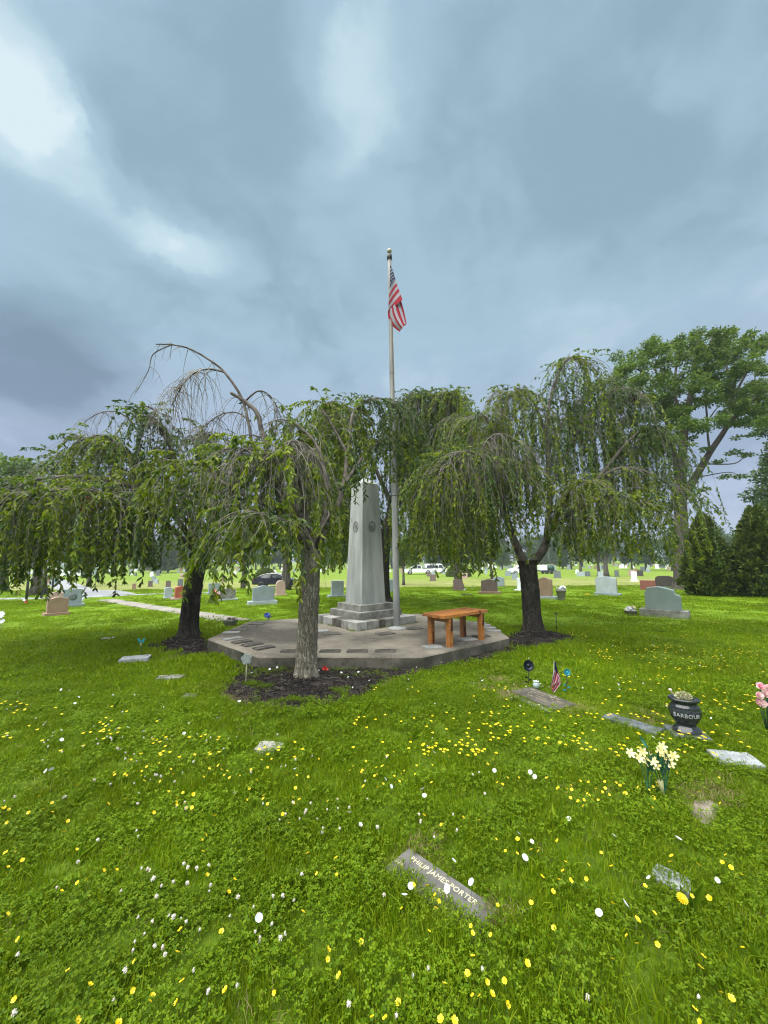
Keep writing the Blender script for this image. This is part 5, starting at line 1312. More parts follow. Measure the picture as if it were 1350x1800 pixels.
# ------------------------------------------------------------------ flat grave markers
def rect_marker(name, c, ang, w, d, top, mat, label, cat='grave marker', group=None, irregular=0.0, th=0.09):
    root = thing(name, label, cat, (c[0], c[1], 0), ang, group)
    b = MB(); o = densify([(-w/2, -d/2), (w/2, -d/2), (w/2, d/2), (-w/2, d/2)], 0.05)
    if irregular: o = [(x*(1+irregular*noise.noise(Vector((x*9, y*9, c[0])))), y*(1+irregular*noise.noise(Vector((x*9, y*9, c[1]+5))))) for x, y in o]
    n = len(o); vs = [(x, y, top-th) for x, y in o]+[(x, y, top-0.006) for x, y in o]+[(x*0.985, y*0.97, top) for x, y in o]
    fs = [tuple(range(2*n, 3*n))]
    for k in range(2):
        for i in range(n): fs.append((k*n+i, k*n+(i+1) % n, (k+1)*n+(i+1) % n, (k+1)*n+i))
    b.add(vs, fs, 0); b.build('slab', mat, root)
    M = Matrix.Translation((c[0], c[1], 0)) @ Matrix.Rotation(ang, 4, 'Z')
    EXCL.append([(lambda q: (q.x, q.y))(M @ Vector((x*0.96, y*0.92, 0))) for x, y in ((-w/2, -d/2), (w/2, -d/2), (w/2, d/2), (-w/2, d/2))])
    return root
def text_mesh(txt, size, mat, depth=0.003, space=1.0):
    cu = bpy.data.curves.new('lettering', 'FONT'); cu.body = txt; cu.size = size; cu.extrude = depth; cu.space_character = space
    cu.resolution_u = 2
    ob = bpy.data.objects.new('lettering', cu); COL.objects.link(ob)
    dg = bpy.context.evaluated_depsgraph_get(); dg.update()
    me = bpy.data.meshes.new_from_object(ob.evaluated_get(dg)); bpy.data.objects.remove(ob); me.materials.clear(); me.materials.append(mat)
    return me
# near slate marker with the name
A_ = G(722, 1499); B_ = G(874, 1604)
u = (B_-A_); u.z = 0; ang = math.atan2(u.y, u.x); u.normalize(); v = Vector((u.y, -u.x, 0))
if v.y > 0: v = -v
w_, d_ = (B_-A_).length+0.02, 0.185
c_ = (A_+B_)/2+v*d_/2
mk = rect_marker('grave_marker', (c_.x, c_.y), ang, w_, d_, 0.020, M_mark1, 'dark slate flat marker with name lettering in the foreground grass')
SLATE = len(EXCL)-1
Ms = Matrix.Translation((c_.x, c_.y, 0)) @ Matrix.Rotation(ang, 4, 'Z')
EXCL[SLATE] = [(lambda q: (q.x, q.y))(Ms @ Vector((x, y, 0))) for x, y in ((-w_/2-.05, -d_/2+.02), (w_/2+.02, -d_/2+.02), (w_/2+.05, d_/2+.075), (-w_/2-.05, d_/2+.075))]
def letter_line(txt, x, y, size, parent, mat=M_letters, space=1.0, top=0.0205):
    me = text_mesh(txt, size, mat, 0.002, space); o = link('lettering', me, parent); o.location = (x, y, top); return o
letter_line('PHILIP JAMES PORTER', -w_/2+0.055, d_/2-0.060, 0.0395, mk, space=1.0)
letter_line('S', -w_/2+0.115, d_/2-0.112, 0.030, mk); letter_line('ARMY', -w_/2+0.262, d_/2-0.114, 0.029, mk, space=1.1)
letter_line('APR', -w_/2+0.012, d_/2-0.122, 0.030, mk)
p = G(474, 1317); rect_marker('grave_marker', (p.x, p.y), -0.12, 0.20, 0.14, 0.03, M_markL, 'small pale rough marker alone in the lawn below the mulch', irregular=0.35)
p = G(1293, 1338); rect_marker('grave_marker', (p.x, p.y), -0.25, 0.27, 0.20, 0.03, M_markB, 'white worn flat marker beside the black vase', irregular=0.25)
p = G(1180, 1552); rect_marker('grave_marker', (p.x, p.y), -0.7, 0.14, 0.12, 0.022, M_markB, 'pale marker almost overgrown beside two white flowers', irregular=0.3)
A_ = G(905, 1228); B_ = G(1000, 1252)
pm = (G(906, 1226)+G(956, 1217)+G(1003, 1238)+G(950, 1251))/4; dv = G(1003, 1240)-G(950, 1219); dv2 = G(955, 1252)-G(905, 1231)
an = math.atan2(dv2.y+dv.y, dv2.x+dv.x)
fm = rect_marker('grave_marker', (pm.x, pm.y), an, 0.61, 0.30, 0.042, M_plaque, 'brown bronze flat marker with raised lettering before the little flag')
b = MB(); b.box((0, -0.185, -0.008), (0.58, 0.075, 0.05)); b.build('plinth', M_plaque_l, fm)
for k, (tx, s) in enumerate((('', 0.04),)):
    pass
b = MB(); rl = random.Random(3)
for row in range(4):
    x = -0.24+0.04*row
    while x < 0.24-0.03*row:
        l = rl.uniform(.01, .03)
        if rl.random() < 0.8: b.box((x, 0.09-row*0.055, 0.0425), (l, 0.018 if row == 0 else 0.012, 0.004))
        x += l+0.008
b.build('raised_lettering', plain('pale_bronze', (0.30, 0.25, 0.16), 0.5, 0.3), fm)  # letters in a paler bronze than the slab
q1, q2 = G(1066, 1262), G(1160, 1291); dq = q2-q1; mid = (q1+q2)/2
rect_marker('grave_marker', (mid.x, mid.y), math.atan2(dq.y, dq.x), dq.length+.02, 0.16, 0.03, M_markD, 'long dark granite flat strip left of the black vase')
p = G(238, 1163); wt = rect_marker('grave_marker', (p.x, p.y), 0.35, 0.38, 0.22, 0.07, M_markB, 'white flat marker with butterfly stake left of the beds', irregular=0.12)
p = G(299, 1193); rect_marker('grave_marker', (p.x, p.y), 0.1, 0.33, 0.15, 0.03, M_gran_w, 'mossy grey marker half sunk in grass left of the mulch', irregular=0.3)
p = G(334, 1226); rect_marker('grave_marker', (p.x, p.y), 0.0, 0.16, 0.10, 0.03, M_gran_w, 'small grey stone with white flowers at mulch edge', irregular=0.3)
p = G(190, 1124.5); rect_marker('grave_marker', (p.x, p.y), 0.0, 0.20, 0.14, 0.04, M_plaque_l, 'small flat stone far left in the lawn', irregular=0.15)
p = G(820, 1046.3); rect_marker('grave_marker', (p.x, p.y), 0.0, 0.36, 0.2, 0.05, M_plaque, 'small dark flat marker before the leaning headstone')
# bare sandy patch
def sand_patch():
    poly = densify(GM([(1207, 1420), (1222, 1408), (1250, 1407), (1266, 1422), (1258, 1442), (1238, 1450), (1214, 1440)]), 0.03)
    poly = [(x+noise.noise(Vector((x*14, y*14, 0)))*0.025, y+noise.noise(Vector((x*14, y*14, 4)))*0.025) for x, y in poly]
    n = len(poly); cx = sum(p[0] for p in poly)/n; cy = sum(p[1] for p in poly)/n
    b = MB(); vs = [(cx, cy, 0.02)]
    for k in (0.35, 0.7, 1.0): vs += [(cx+(x-cx)*k, cy+(y-cy)*k, 0.018*(1-k*k)+0.004+noise.noise(Vector((x*k*20, y*k*20, 2)))*0.006*(k < 1)) for x, y in poly]
    fs = [(0, 1+i, 1+(i+1) % n) for i in range(n)]
    for k in range(2):
        for i in range(n): fs.append((1+k*n+i, 1+(k+1)*n+i, 1+(k+1)*n+(i+1) % n, 1+k*n+(i+1) % n))
    b.add(vs, fs, 0, True); o = b.build('bare_soil', M_sand); tag(o, kind='structure'); SANDI.append(len(EXCL)); EXCL.append([(cx+(x-cx)*1.35, cy+(y-cy)*1.35) for x, y in poly])
SANDI = []
sand_patch()

# ------------------------------------------------------------------ black vase
def vase():
    p = G(1208, 1293); ang = -0.28
    root = thing('memorial_vase', 'polished black granite vase with carved surname on a square dark base', 'vase', (p.x, p.y, 0), ang)
    b = MB(); b.box((0, 0, 0.012), (0.27, 0.25, 0.045), bev=0.006); b.build('base_slab', M_markD, root)
    EXCL.append([(p.x+math.cos(ang+a)*.17, p.y+math.sin(ang+a)*.17) for a in (.78, 2.35, 3.93, 5.5)])
    z0 = 0.034
    prof = [(0.090, 0), (0.092, 0.010), (0.086, 0.014), (0.086, 0.024), (0.080, 0.027), (0.078, 0.036), (0.066, 0.042), (0.060, 0.052), (0.066, 0.064), (0.082, 0.085), (0.098, 0.115), (0.104, 0.145), (0.101, 0.170), (0.094, 0.182), (0.096, 0.186), (0.090, 0.192), (0.088, 0.198), (0.082, 0.204), (0.078, 0.214), (0.084, 0.224), (0.100, 0.232), (0.102, 0.244), (0.096, 0.250), (0.070, 0.250), (0.064, 0.235)]
    prof = [(r*1.15, z*1.10) for r, z in prof]
    b = MB(); b.lathe([(r, z+z0) for r, z in prof], 40, rx=1.0, ry=0.82); b.build('body', M_vase, root)
    me = text_mesh('BARBOUR', 0.045, M_vlet, 0.0015, 1.04)
    co = np.empty(len(me.vertices)*3, np.float32); me.vertices.foreach_get('co', co); co = co.reshape(-1, 3)
    wd = co[:, 0].max(); out = np.empty_like(co)
    zt = 0.136+z0; R0 = 0.117
    th = (co[:, 0]-wd/2)/R0*0.98 - 0.18
    zz = zt+co[:, 1]
    rr = np.interp(zz-z0, [q[1] for q in prof[8:14]], [q[0] for q in prof[8:14]])+0.0012+co[:, 2]*0.5
    out[:, 0] = np.sin(th)*rr; out[:, 1] = -np.cos(th)*rr*0.82; out[:, 2] = zz
    me.vertices.foreach_set('co', out.ravel()); me.update(); link('lettering', me, root)
    n = 420; d = unit_rows(rng.normal(size=(n, 3))); d[:, 2] = np.abs(d[:, 2])
    pos = d*np.array([.062, .05, .055])*(0.6+0.4*rng.random((n, 1)))+np.array([0.0, 0, z0+0.268])
    L_ = rng.uniform(.008, .018, n); V, Fq = leaf_cloud(pos, d+rng.normal(size=(n, 3))*.6, L_, L_*.8, .1, False)
    o = link('dried_flowers', np_mesh('dried_flowers', V, Fq, M_pale_pl), root)
    b = MB(); b.tube([(-0.05, 0, z0+.265), (-0.075, 0.02, z0+.305), (-0.085, .02, z0+.32)], [.002, .002, .002], 4)
    b.lathe([(0.003, 0), (.012, .006), (.014, .014), (.004, .018)], 8, (-0.086, .02, z0+.316)); b.build('pink_bud', M_pink, root)
vase()

# ------------------------------------------------------------------ flowers as objects, small decorations
def petals(b, n, r, w, cup, mi=0, z=0, tilt=None, rows=1):
    for rw in range(rows):
        rr = r*(1-0.3*rw)
        for k in range(n):
            a = 2*PI*(k+0.5*rw)/n; c, s = math.cos(a), math.sin(a)
            def q(rad, off, zz): 
                v_ = Vector((c*rad-s*off, s*rad+c*off, z+zz)); return tilt @ v_ if tilt else v_
            cu = cup*(1+0.6*rw)
            b.add([q(0, 0, 0), q(rr*.5, w*.5, cu*.35), q(rr, w*.32, cu), q(rr*1.02, -w*.32, cu), q(rr*.5, -w*.5, cu*.35)], [(0, 1, 2, 3, 4)], mi)
def lily_bunch():
    p = G(1167, 1404); root = thing('flower_bunch', 'bunch of pale yellow artificial lilies with green leaves stuck in grass', 'flowers', (p.x, p.y, 0)); y = p.y
    O = Vector(root.location)
    heads = [(1124, 1333, .02), (1108, 1324, .03), (1143, 1329, 0), (1152, 1345, -.02), (1160, 1322, .02), (1170, 1329, 0), (1178, 1342, -.01), (1184, 1329, .03), (1148, 1338, -.03), (1164, 1313, .04), (1137, 1340, .01), (1130, 1322, .03)]
    sp = {0: (1168, 1400), 1: (1140, 1396)}
    for i, (hx, hy, dz) in enumerate(heads):
        h = P(hx, hy, y+dz); b = MB()
        cdir = Vector((random.gauss(0, .5), -0.8, 0.6)).normalized(); M = cdir.to_track_quat('Z', 'Y').to_matrix()
        petals(b, 6, 0.029, 0.016, 0.010, 0, 0, M); petals(b, 6, 0.014, 0.010, 0.012, 0, 0.003, M)
        o = b.build('flower_head', M_lily, root); o.location = h-O
        s0 = (P(*sp[1 if hx < 1150 and i % 2 == 0 else 0], y))-O
        st = MB(); e = h-O; m = s0.lerp(e, .6)+Vector((random.uniform(-.01, .01), 0, .02)); st.tube(catmull([s0, m, e], 4), 0.0025, 4); st.build('stem', M_tealleaf, root)
    for k in range(22):
        bx, by = random.choice(((1145, 1352), (1160, 1355), (1168, 1365), (1158, 1340), (1140, 1350), (1170, 1350), (1133, 1310)))
        q = P(bx+random.uniform(-8, 8), by+random.uniform(-8, 10), y+random.uniform(-.03, .03))-O
        ax = np.array([[random.gauss(0, .4), random.gauss(0, .4), 1.0]]); L_ = np.array([random.uniform(.06, .11)])
        V, Fq = leaf_cloud(np.array([tuple(q)]), ax, L_, L_*.28, .2, True, .3); link('silk_leaf', np_mesh('silk_leaf', V, Fq, M_tealleaf), root)
    b = MB(); b.tube([P(1160, 1372, y)-O, P(1164, 1388, y)-O, P(1168, 1404, y)-O], [.018, .011, .006], 8); b.build('wrapped_stems', M_pale_pl, root)
lily_bunch()
def pink_bouquet():
    p = G(1350, 1290); root = thing('flower_bunch', 'pink and white silk flowers at the right frame edge', 'flowers', (p.x, p.y, 0)); y = p.y; O = Vector(root.location)
    for hx, hy, dz in ((1336, 1206, 0), (1349, 1210, .02), (1334, 1223, -.02), (1346, 1220, 0), (1332, 1235, -.01), (1341, 1237, -.03), (1356, 1226, 0), (1360, 1206, .02), (1362, 1240, 0)):
        b = MB(); M = Vector((random.gauss(-.2, .4), -.9, .5)).normalized().to_track_quat('Z', 'Y').to_matrix()
        petals(b, 5, .030, .036, .014, 0, 0, M, 3); o = b.build('flower_head', M_pink, root); o.location = P(hx, hy, y+dz)-O
        st = MB(); st.tube([(0, 0, -.02), (P(hx, hy, y+dz)-O)*.6+Vector((0.0, 0, .01)), P(hx, hy, y+dz)-O], .003, 4); st.build('stem', M_tealleaf, root)
    for k in range(10):
        q = P(1350+random.uniform(-4, 8), 1240+random.uniform(-10, 12), y+.02)-O; L_ = np.array([.07])
        V, Fq = leaf_cloud(np.array([tuple(q)]), np.array([[random.gauss(0, .5), random.gauss(0, .5), .6]]), L_, L_*.5, .2, True); link('silk_leaf', np_mesh('silk_leaf', V, Fq, M_tealleaf), root)
pink_bouquet()
def white_daisy():
    p = G(2, 1110); root = thing('flower_stake', 'large white daisy ornament on a stake at left frame edge', 'flowers', (p.x, p.y, 0)); y = p.y; O = Vector(root.location)
    for hx, hy, r in ((1, 1081, .085), (4, 1092, .05)):
        b = MB(); M = Vector((.15, -.9, .4)).normalized().to_track_quat('Z', 'Y').to_matrix(); petals(b, 14, r, .026, .008, 0, 0, M, 2); o = b.build('flower_head', M_pale, root); o.location = P(hx, hy, y)-O
    b = MB(); b.tube([(0, 0, -.05), P(2, 1086, y)-O], .006, 6); b.build('stem', M_rod, root)
white_daisy()
def spinner(px, py, bpy_, rpx, mat, label, name, npet=12, leafy=True):
    p = G(px, bpy_); y = p.y; root = thing(name, label, 'garden stake', (p.x, p.y, 0)); O = Vector(root.location); c = P(px, py, y)-O
    b = MB(); M = Vector((.1, -1, .15)).normalized().to_track_quat('Z', 'Y').to_matrix(); r = px_m(rpx, y)
    petals(b, npet, r, r*.62, .012, 0, 0, M, 2); o = b.build('flower_head', mat, root); o.location = c
    b = MB(); b.lathe([(r*.4, 0), (r*.42, .01), (r*.2, .02), (.002, .022)], 12, M=M); o = b.build('flower_centre', mat, root); o.location = c
    b = MB(); b.tube([(0, 0, -.04), c*0.55+Vector((.004, 0, 0)), c+Vector((0, .01, 0))], .004, 5); b.build('stem', M_dkmetal, root)
    if leafy:
        for s, h in ((-1, .42), (1, .30), (-1, .2)):
            b = MB(); q = c*h; b.add([q, q+Vector((s*.02, 0, .02)), q+Vector((s*.045, -.005, .012)), q+Vector((s*.025, 0, -.004))], [(0, 1, 2, 3)], 0); b.build('metal_leaf', mat, root)
spinner(928.5, 1170, 1207, 9.0, M_navy, 'black sunflower shaped garden stake beside the little flag', 'flower_stake', 16)
spinner(996, 1181.5, 1222, 6.0, M_teal, 'teal flower garden stake right of the little flag', 'flower_stake', 8)
def small_flag():
    p = G(973, 1222); y = p.y; root = thing('small_flag', 'little striped flag on a stick behind the bronze marker', 'flag', (p.x, p.y, 0)); O = Vector(root.location)
    Z = lambda x, yy, d=0: P(890+x/10.385, 1140+yy/10.385, y+d)-O
    b = MB(); b.tube([Z(850, 900)+Vector((0, 0, -.06)), Z(862, 500), Z(872, 225)], .0035, 5); b.build('stick', M_rod, root)
    st = [(0, 0, 0.30)]
    def quad(L, R, nv, nu, pick, nm):
        b = MB(); vs = []
        def cur(pts, t):
            t *= len(pts)-1; i = min(int(t), len(pts)-2); f = t-i; return [pts[i][k]+(pts[i+1][k]-pts[i][k])*f for k in (0, 1)]
        for j in range(nv+1):
            l, r = cur(L, j/nv), cur(R, j/nv)
            for i in range(nu+1):
                s = i/nu; vs.append(Z(l[0]+(r[0]-l[0])*s, l[1]+(r[1]-l[1])*s, -.006-.012*math.sin(s*PI*2+j*.2)))
        fs = []; 
        for j in range(nv):
            for i in range(nu): fs.append((j*(nu+1)+i, (j+1)*(nu+1)+i, (j+1)*(nu+1)+i+1, j*(nu+1)+i+1)); b.m.append(pick((i+.5)/nu, (j+.5)/nv))
        b.v = [tuple(v) for v in vs]; b.f = fs; b.sm = [True]*len(fs); b.build(nm, FM, root)
    quad([(875, 235), (885, 330), (880, 395)], [(905, 250), (930, 380), (955, 470)], 8, 4, lambda s, t: 2, 'canton')
    quad([(868, 385), (835, 560), (805, 725)], [(960, 450), (915, 640), (860, 660)], 20, 14, lambda s, t: (1, 0, 1, 0, 0, 1, 0)[min(6, int(s*7))], 'left_stripes')
    quad([(960, 440), (985, 540), (995, 600)], [(915, 640), (860, 740), (815, 730)], 6, 10, lambda s, t: 1 if int(t*6) % 2 == 0 else 0, 'fold_stripes')
    quad([(995, 595), (985, 650), (870, 810)], [(900, 650), (850, 700), (830, 765)], 18, 6, lambda s, t: (1, 0, 1, 0)[min(3, int(s*4))], 'lower_stripes')
small_flag()
def glass_orn():
    p = G(943, 1214); root = thing('glass_ornament', 'small cloudy glass ornament in grass beside the black flower stake', 'ornament', (p.x, p.y, 0))
    b = MB(); b.lathe([(.015, 0), (.034, .02), (.04, .045), (.028, .07), (.012, .08)], 12, (0, 0, .02)); b.build('bowl', M_glass, root)
    b = MB(); petals(b, 6, .035, .02, .012, 0, .095); b.build('rim_petals', M_pale, root)
glass_orn()
def star_stake():
    p = G(432, 1207); y = p.y; root = thing('grave_marker_stake', 'grey metal star shaped marker on a pale rod in the mulch', 'grave marker', (p.x, p.y, .02)); O = Vector(root.location)
    c = P(433.5, 1158, y)-O; R = px_m(9.6, y)
    o = []
    for i in range(20):
        an = 2*PI*i/20; o.append((R*(1.0 if i % 4 in (0, 1) else .84)*math.sin(-an), R*(1.0 if i % 4 in (0, 1) else .84)*math.cos(an)))
    b = MB(); b.prism(o, -.006, .006, 0, c=c); b.build('emblem_plate', M_stake, root)
    b = MB(); s = [((R*.62 if i % 2 == 0 else R*.27)*math.sin(-PI*i/5), (R*.62 if i % 2 == 0 else R*.27)*math.cos(PI*i/5)) for i in range(10)]; b.prism(s, -.012, -.005, 0, c=c)
    b.tube([(c.x+R*.74*math.cos(k*.35), c.y-.007, c.z+R*.74*math.sin(k*.35)) for k in range(19)], .004, 4); b.build('raised_star', M_stake, root)
    b = MB(); b.tube([(0, 0, -.08), c+Vector((0, .004, -R*.8))], .0055, 6); b.build('rod', M_rod, root)
star_stake()
def butterfly():
    p = G(249, 1158); y = p.y; root = thing('butterfly_stake', 'teal butterfly ornament on a dark stake at the white marker', 'garden stake', (p.x, p.y, .03)); O = Vector(root.location); c = P(249, 1128, y)-O
    b = MB(); b.tube([(0, 0, -.06), c], .004, 5); b.build('stake', M_dkmetal, root)
    for s in (-1, 1):
        b = MB(); b.add([c, c+Vector((s*.03, -.01, .05)), c+Vector((s*.062, -.02, .062)), c+Vector((s*.05, -.015, .02)), c+Vector((s*.03, 0, -.02))], [(0, 1, 2, 3, 4)], 0); b.build('wing', M_teal, root)
    b = MB(); b.lathe([(.004, -.05), (.016, -.03), (.018, -.01), (.008, .0)], 8, c+Vector((0, -.01, -.02))); b.build('glass_drop', M_pale_pl, root)
butterfly()
def posy(px, py, bot, rpx, mats, label, nf=7, name='flower_posy', pot=None):
    p = G(px, bot); y = p.y; h = PLH if pot == 'plat' else 0; root = thing(name, label, 'flowers', (p.x, p.y, T(p.x, p.y)+h*0)); O = Vector(root.location); c = P(px, py, y)-O; r = px_m(rpx, y)
    for k in range(nf):
        b = MB(); d = Vector((random.gauss(0, .6), -.7, random.gauss(.3, .4))).normalized(); M = d.to_track_quat('Z', 'Y').to_matrix()
        petals(b, 6, r*.55, r*.4, r*.12, 0, 0, M, 2); o = b.build('flower_head', mats[k % len(mats)], root); o.location = c+Vector((random.uniform(-.6, .6)*r, random.uniform(-.5, .3)*r, random.uniform(-.6, .6)*r))
    b = MB(); b.tube([(0, 0, -.03), c*.5+Vector((.003, 0, 0)), c], .004, 5); b.build('stem', M_tealleaf, root)
posy(471.5, 1083, 1090, 6.5, [M_blue, M_pale, M_navy, M_blue], 'blue and white silk flowers at the back edge of platform')
posy(575.5, 1178, 1187, 8.0, [M_red], 'single red flower lying on mulch beside the nearest trunk', 5)
posy(1065, 1261.5, 1263, 4.0, [M_pink], 'small pink bloom at the end of the dark strip', 4)
posy(45, 1057, 1061, 4.0, [M_pale, M_red], 'small white and red flowers at the foot of a thin post', 4)
posy(146, 1053, 1058, 3.5, [M_pale], 'white flowers beside the blue grey headstone', 3)
posy(815, 1026, 1037, 2.0, [M_yel], 'small yellow flower by the leaning brown headstone', 3)
posy(817.5, 1035.5, 1040, 2.2, [M_pale], 'small white flower by the leaning brown headstone', 3)
posy(1033, 1045.6, 1047, 3.6, [M_yel], 'yellow blooms lying left of the light grey headstone', 4)
posy(155, 1052, 1056, 1.6, [M_pale], 'tiny white bloom by the road junction', 2)
posy(258, 1155, 1161, 4.0, [plain('faded_rose', (0.42, 0.20, 0.19), .7), M_pale], 'faded pink bow on the white flat marker', 4)
def potted(px, top, bot, rtop, rbot, mat, label, content, rim=True, square=False):
    g = G(px, bot); y = g.y; root = thing('flower_pot', label, 'flower pot', (g.x, g.y, T(g.x, g.y)), 0.5 if square else 0); h = px_m(bot-top, y); a, b_ = px_m(rtop, y), px_m(rbot, y)
    b = MB(); b.lathe([(b_, 0), (b_*1.02, h*.05), (a*.93, h*.82), (a, h*.84), (a, h), (a*.88, h), (a*.86, h*.9)], 4 if square else 18, smooth=not square); b.build('pot', mat, root)
    if content == 'dead':
        b = MB()
        for k in range(9):
            an = random.uniform(0, 6.28); q = Vector((math.cos(an)*a*.5, math.sin(an)*a*.5, h*.9)); b.tube([q, q+Vector((random.gauss(0, .02), random.gauss(0, .02), .05)), q+Vector((random.gauss(0, .05), random.gauss(0, .05), .06))], [.006, .01, .005], 5)
        b.build('withered_plant', M_dead, root)
    elif content:
        for k in range(9):
            b = MB(); d = Vector((random.gauss(0, .7), -.5, .8)).normalized(); petals(b, 6, a*.42, a*.34, a*.1, 0, 0, d.to_track_quat('Z', 'Y').to_matrix(), 2)
            o = b.build('flower_head', content[k % len(content)], root); o.location = (random.uniform(-.6, .6)*a, random.uniform(-.5, .5)*a, h+random.uniform(.0, .6)*a)
potted(405, 1090, 1101, 13, 8, M_pot, 'square grey planter with withered plant at the path end', 'dead', square=True)
potted(378, 1045, 1056, 8.5, 7, M_potd, 'dark vase of red and white flowers beside weathered headstone', [M_red, M_pale, M_pink, M_red, M_pale])
potted(987, 1037, 1055, 8.5, 5, M_pot, 'stone urn of white flowers right of the tan headstone', [M_wht, M_pale])
potted(1109, 1073, 1081, 10.5, 8.5, M_pot, 'low stone bowl with small plants left of big headstone', [M_pale_pl, M_pale])
def thin_stake():
    g = G(979, 1111); root = thing('stake', 'thin black metal stake behind the right mulch bed', 'garden stake', g); h = px_m(31, g.y)
    b = MB(); b.tube([(0, 0, -.05), (0, 0, h)], .008, 6); b.build('rod', M_dkmetal, root)
    b = MB(); b.box((0.0, 0, h), (.07, .02, .025), M=Matrix.Rotation(.4, 3, 'Y')); b.build('head', M_dkmetal, root)
thin_stake()

# ------------------------------------------------------------------ lawn flowers
def flower_mesh(kind, k):
    r = random.Random(k); b = MB()
    if kind == 'butter':
        h = 0; M = (Matrix.Rotation(r.gauss(0, .35), 3, 'X') @ Matrix.Rotation(r.gauss(0, .35), 3, 'Y'))
        petals(b, 5, .0115, .0125, .0045, 0, 0, M); b.lathe([(.003, .001), (.0035, .004), (.001, .005)], 6, (0, 0, 0.001), 0, M)
        b.tube([(0, 0, -.085), (.006, .003, -.04), (0, 0, 0)], .0011, 4, 1); return b.mesh('buttercup', [M_yel, M_stem])
    if kind == 'white':
        M = (Matrix.Rotation(r.gauss(0.2, .3), 3, 'X') @ Matrix.Rotation(r.gauss(0, .3), 3, 'Y')); n = 14
        vs = [(0, 0, -.006)]+[(math.cos(2*PI*i/n)*.009, math.sin(2*PI*i/n)*.009, -.002) for i in range(n)]+[(math.cos(2*PI*i/n)*.0175*(1+.04*math.sin(i*2.5)), math.sin(2*PI*i/n)*.0175, .001) for i in range(n)]
        fs = [(0, 1+i, 1+(i+1) % n) for i in range(n)]+[(1+i, 1+n+i, 1+n+(i+1) % n, 1+(i+1) % n) for i in range(n)]
        b.add([M @ Vector(v_) for v_ in vs], fs, 0, True); b.tube([(0, 0, -.085), (.004, .003, -.04), (0, 0, -.004)], .0012, 4, 1); return b.mesh('white_flower', [M_wht, M_stem])
    if kind == 'clover':
        b.lathe([(.0015, -.006), (.006, -.003), (.0068, .001), (.004, .006), (.001, .0075)], 8, (0, 0, 0), 0)
        for i in range(34):
            z = r.uniform(-.7, 1); a = r.uniform(0, 6.28); q = math.sqrt(max(0, 1-z*z)); d = Vector((math.cos(a)*q, math.sin(a)*q, z))
            s = d.orthogonal().normalized()*.0022; p0 = d*.003; p1 = d*r.uniform(.0075, .0105)+Vector((0, 0, -.002 if z < 0 else .001))
            b.add([p0-s, p0+s, p1+s*.7, p1-s*.7], [(0, 1, 2, 3)], 0)
        b.tube([(0, 0, -.085), (.004, 0, -.04), (0, 0, 0)], .0011, 4, 1); return b.mesh('clover_flower', [M_clh, M_stem])
FK = {k: [flower_mesh(k, i) for i in range(4)] for k in ('butter', 'white', 'clover')}
yel_px = [(12,1446),(119,1443),(113,1462),(10,1499),(28,1498),(39,1512),(14,1524),(135,1493),(152,1547),(136,1552),(108,1566),(182,1530),(205,1529),(13,1607),(32,1651),(119,1706),(158,1731),(25,1757),(136,1794),(236,1690),(233,1741),(268,1750),(263,1760),(310,1762),(320,1725),(396,1740),(482,1746),(208,1798),(362,1468),(355,1476),(356,1497),(364,1538),(412,1546),(402,1568),(317,1634),(389,1637),(311,1674),(453,1607),(497,1560),
 (872,1475),(889,1496),(909,1500),(910,1475),(934,1494),(948,1491),(947,1496),(980,1478),(994,1515),(1057,1499),(1034,1520),(990,1531),(953,1541),(983,1547),(1031,1545),(972,1567),(1003,1548),(1075,1523),(875,1591),(934,1587),(974,1631),(863,1644),(1077,1588),(1134,1557),(1181,1505),(1178,1515),(1228,1520),(1150,1605),(1120,1616),(1102,1645),(1120,1659),(1156,1660),(1216,1575),(1247,1579),(1276,1503),(1270,1516),(1285,1525),(1304,1538),(1306,1666),(1236,1681),(1231,1700),(1268,1745),(1286,1755),(1221,1774),(1231,1797),(1077,1686),(927,1693),(857,1726),(893,1767),
 (635,1655),(577,1669),(576,1686),(596,1715),(754,1637),(532,1603),(706,1597),(766,1597),(763,1580),(765,1573),(771,1584),(828,1628),(831,1640),(831,1681),(822,1711),(857,1727),(887,1724),(831,1750),(843,1751),(865,1747),(892,1766),(700,1762),(677,1790),(775,1792),(799,1794),(781,1729),(654,1788),(482,1745),(541,1500),(557,1536),(591,1508),(588,1527),(592,1537),(497,1431),(508,1447),(472,1455),(560,1334),(693,1364),(695,1375),(702,1374),(707,1370),(743,1371),(745,1433),(776,1450),(814,1437),(843,1442),(873,1475),(725,1555),(728,1556),(751,1557),(641,1352),(711,1355),(732,1346),(789,1330),(857,1343),(868,1336),(858,1343),(892,1367),(1155,1376),(1148,1383)]
wht_px = [(1000,1439),(912,1464),(935,1479),(923,1507),(798,1512),(828,1550),(786,1562),(722,1557),(711,1572),(1080,1468),(1193,1473),(1152,1531),(1140,1542),(1261,1547),(1100,1587),(1053,1604),(455,1613),(678,1369),(688,1382),(742,1386),(746,1398),(614,1427),(634,1449),(764,1322),(869,1354),(518,1351),(1164,1297),(1250,1262),(954,1206),(969,1226),(976,1224),(560,1178),(545,1181),(600,1182),(606,1182),(630,1181),(612,1190),(495,1186),(504,1182),(487,1173),(474,1176),(442,1182),(570,1202),(620,1208),(649,1196),(845,1191),(848,1196),(225,1278),(252,1285),(204,1282),(80,1355),(90,1352),(932,1357),(940,1365),(990,1293),(1148,1295)]
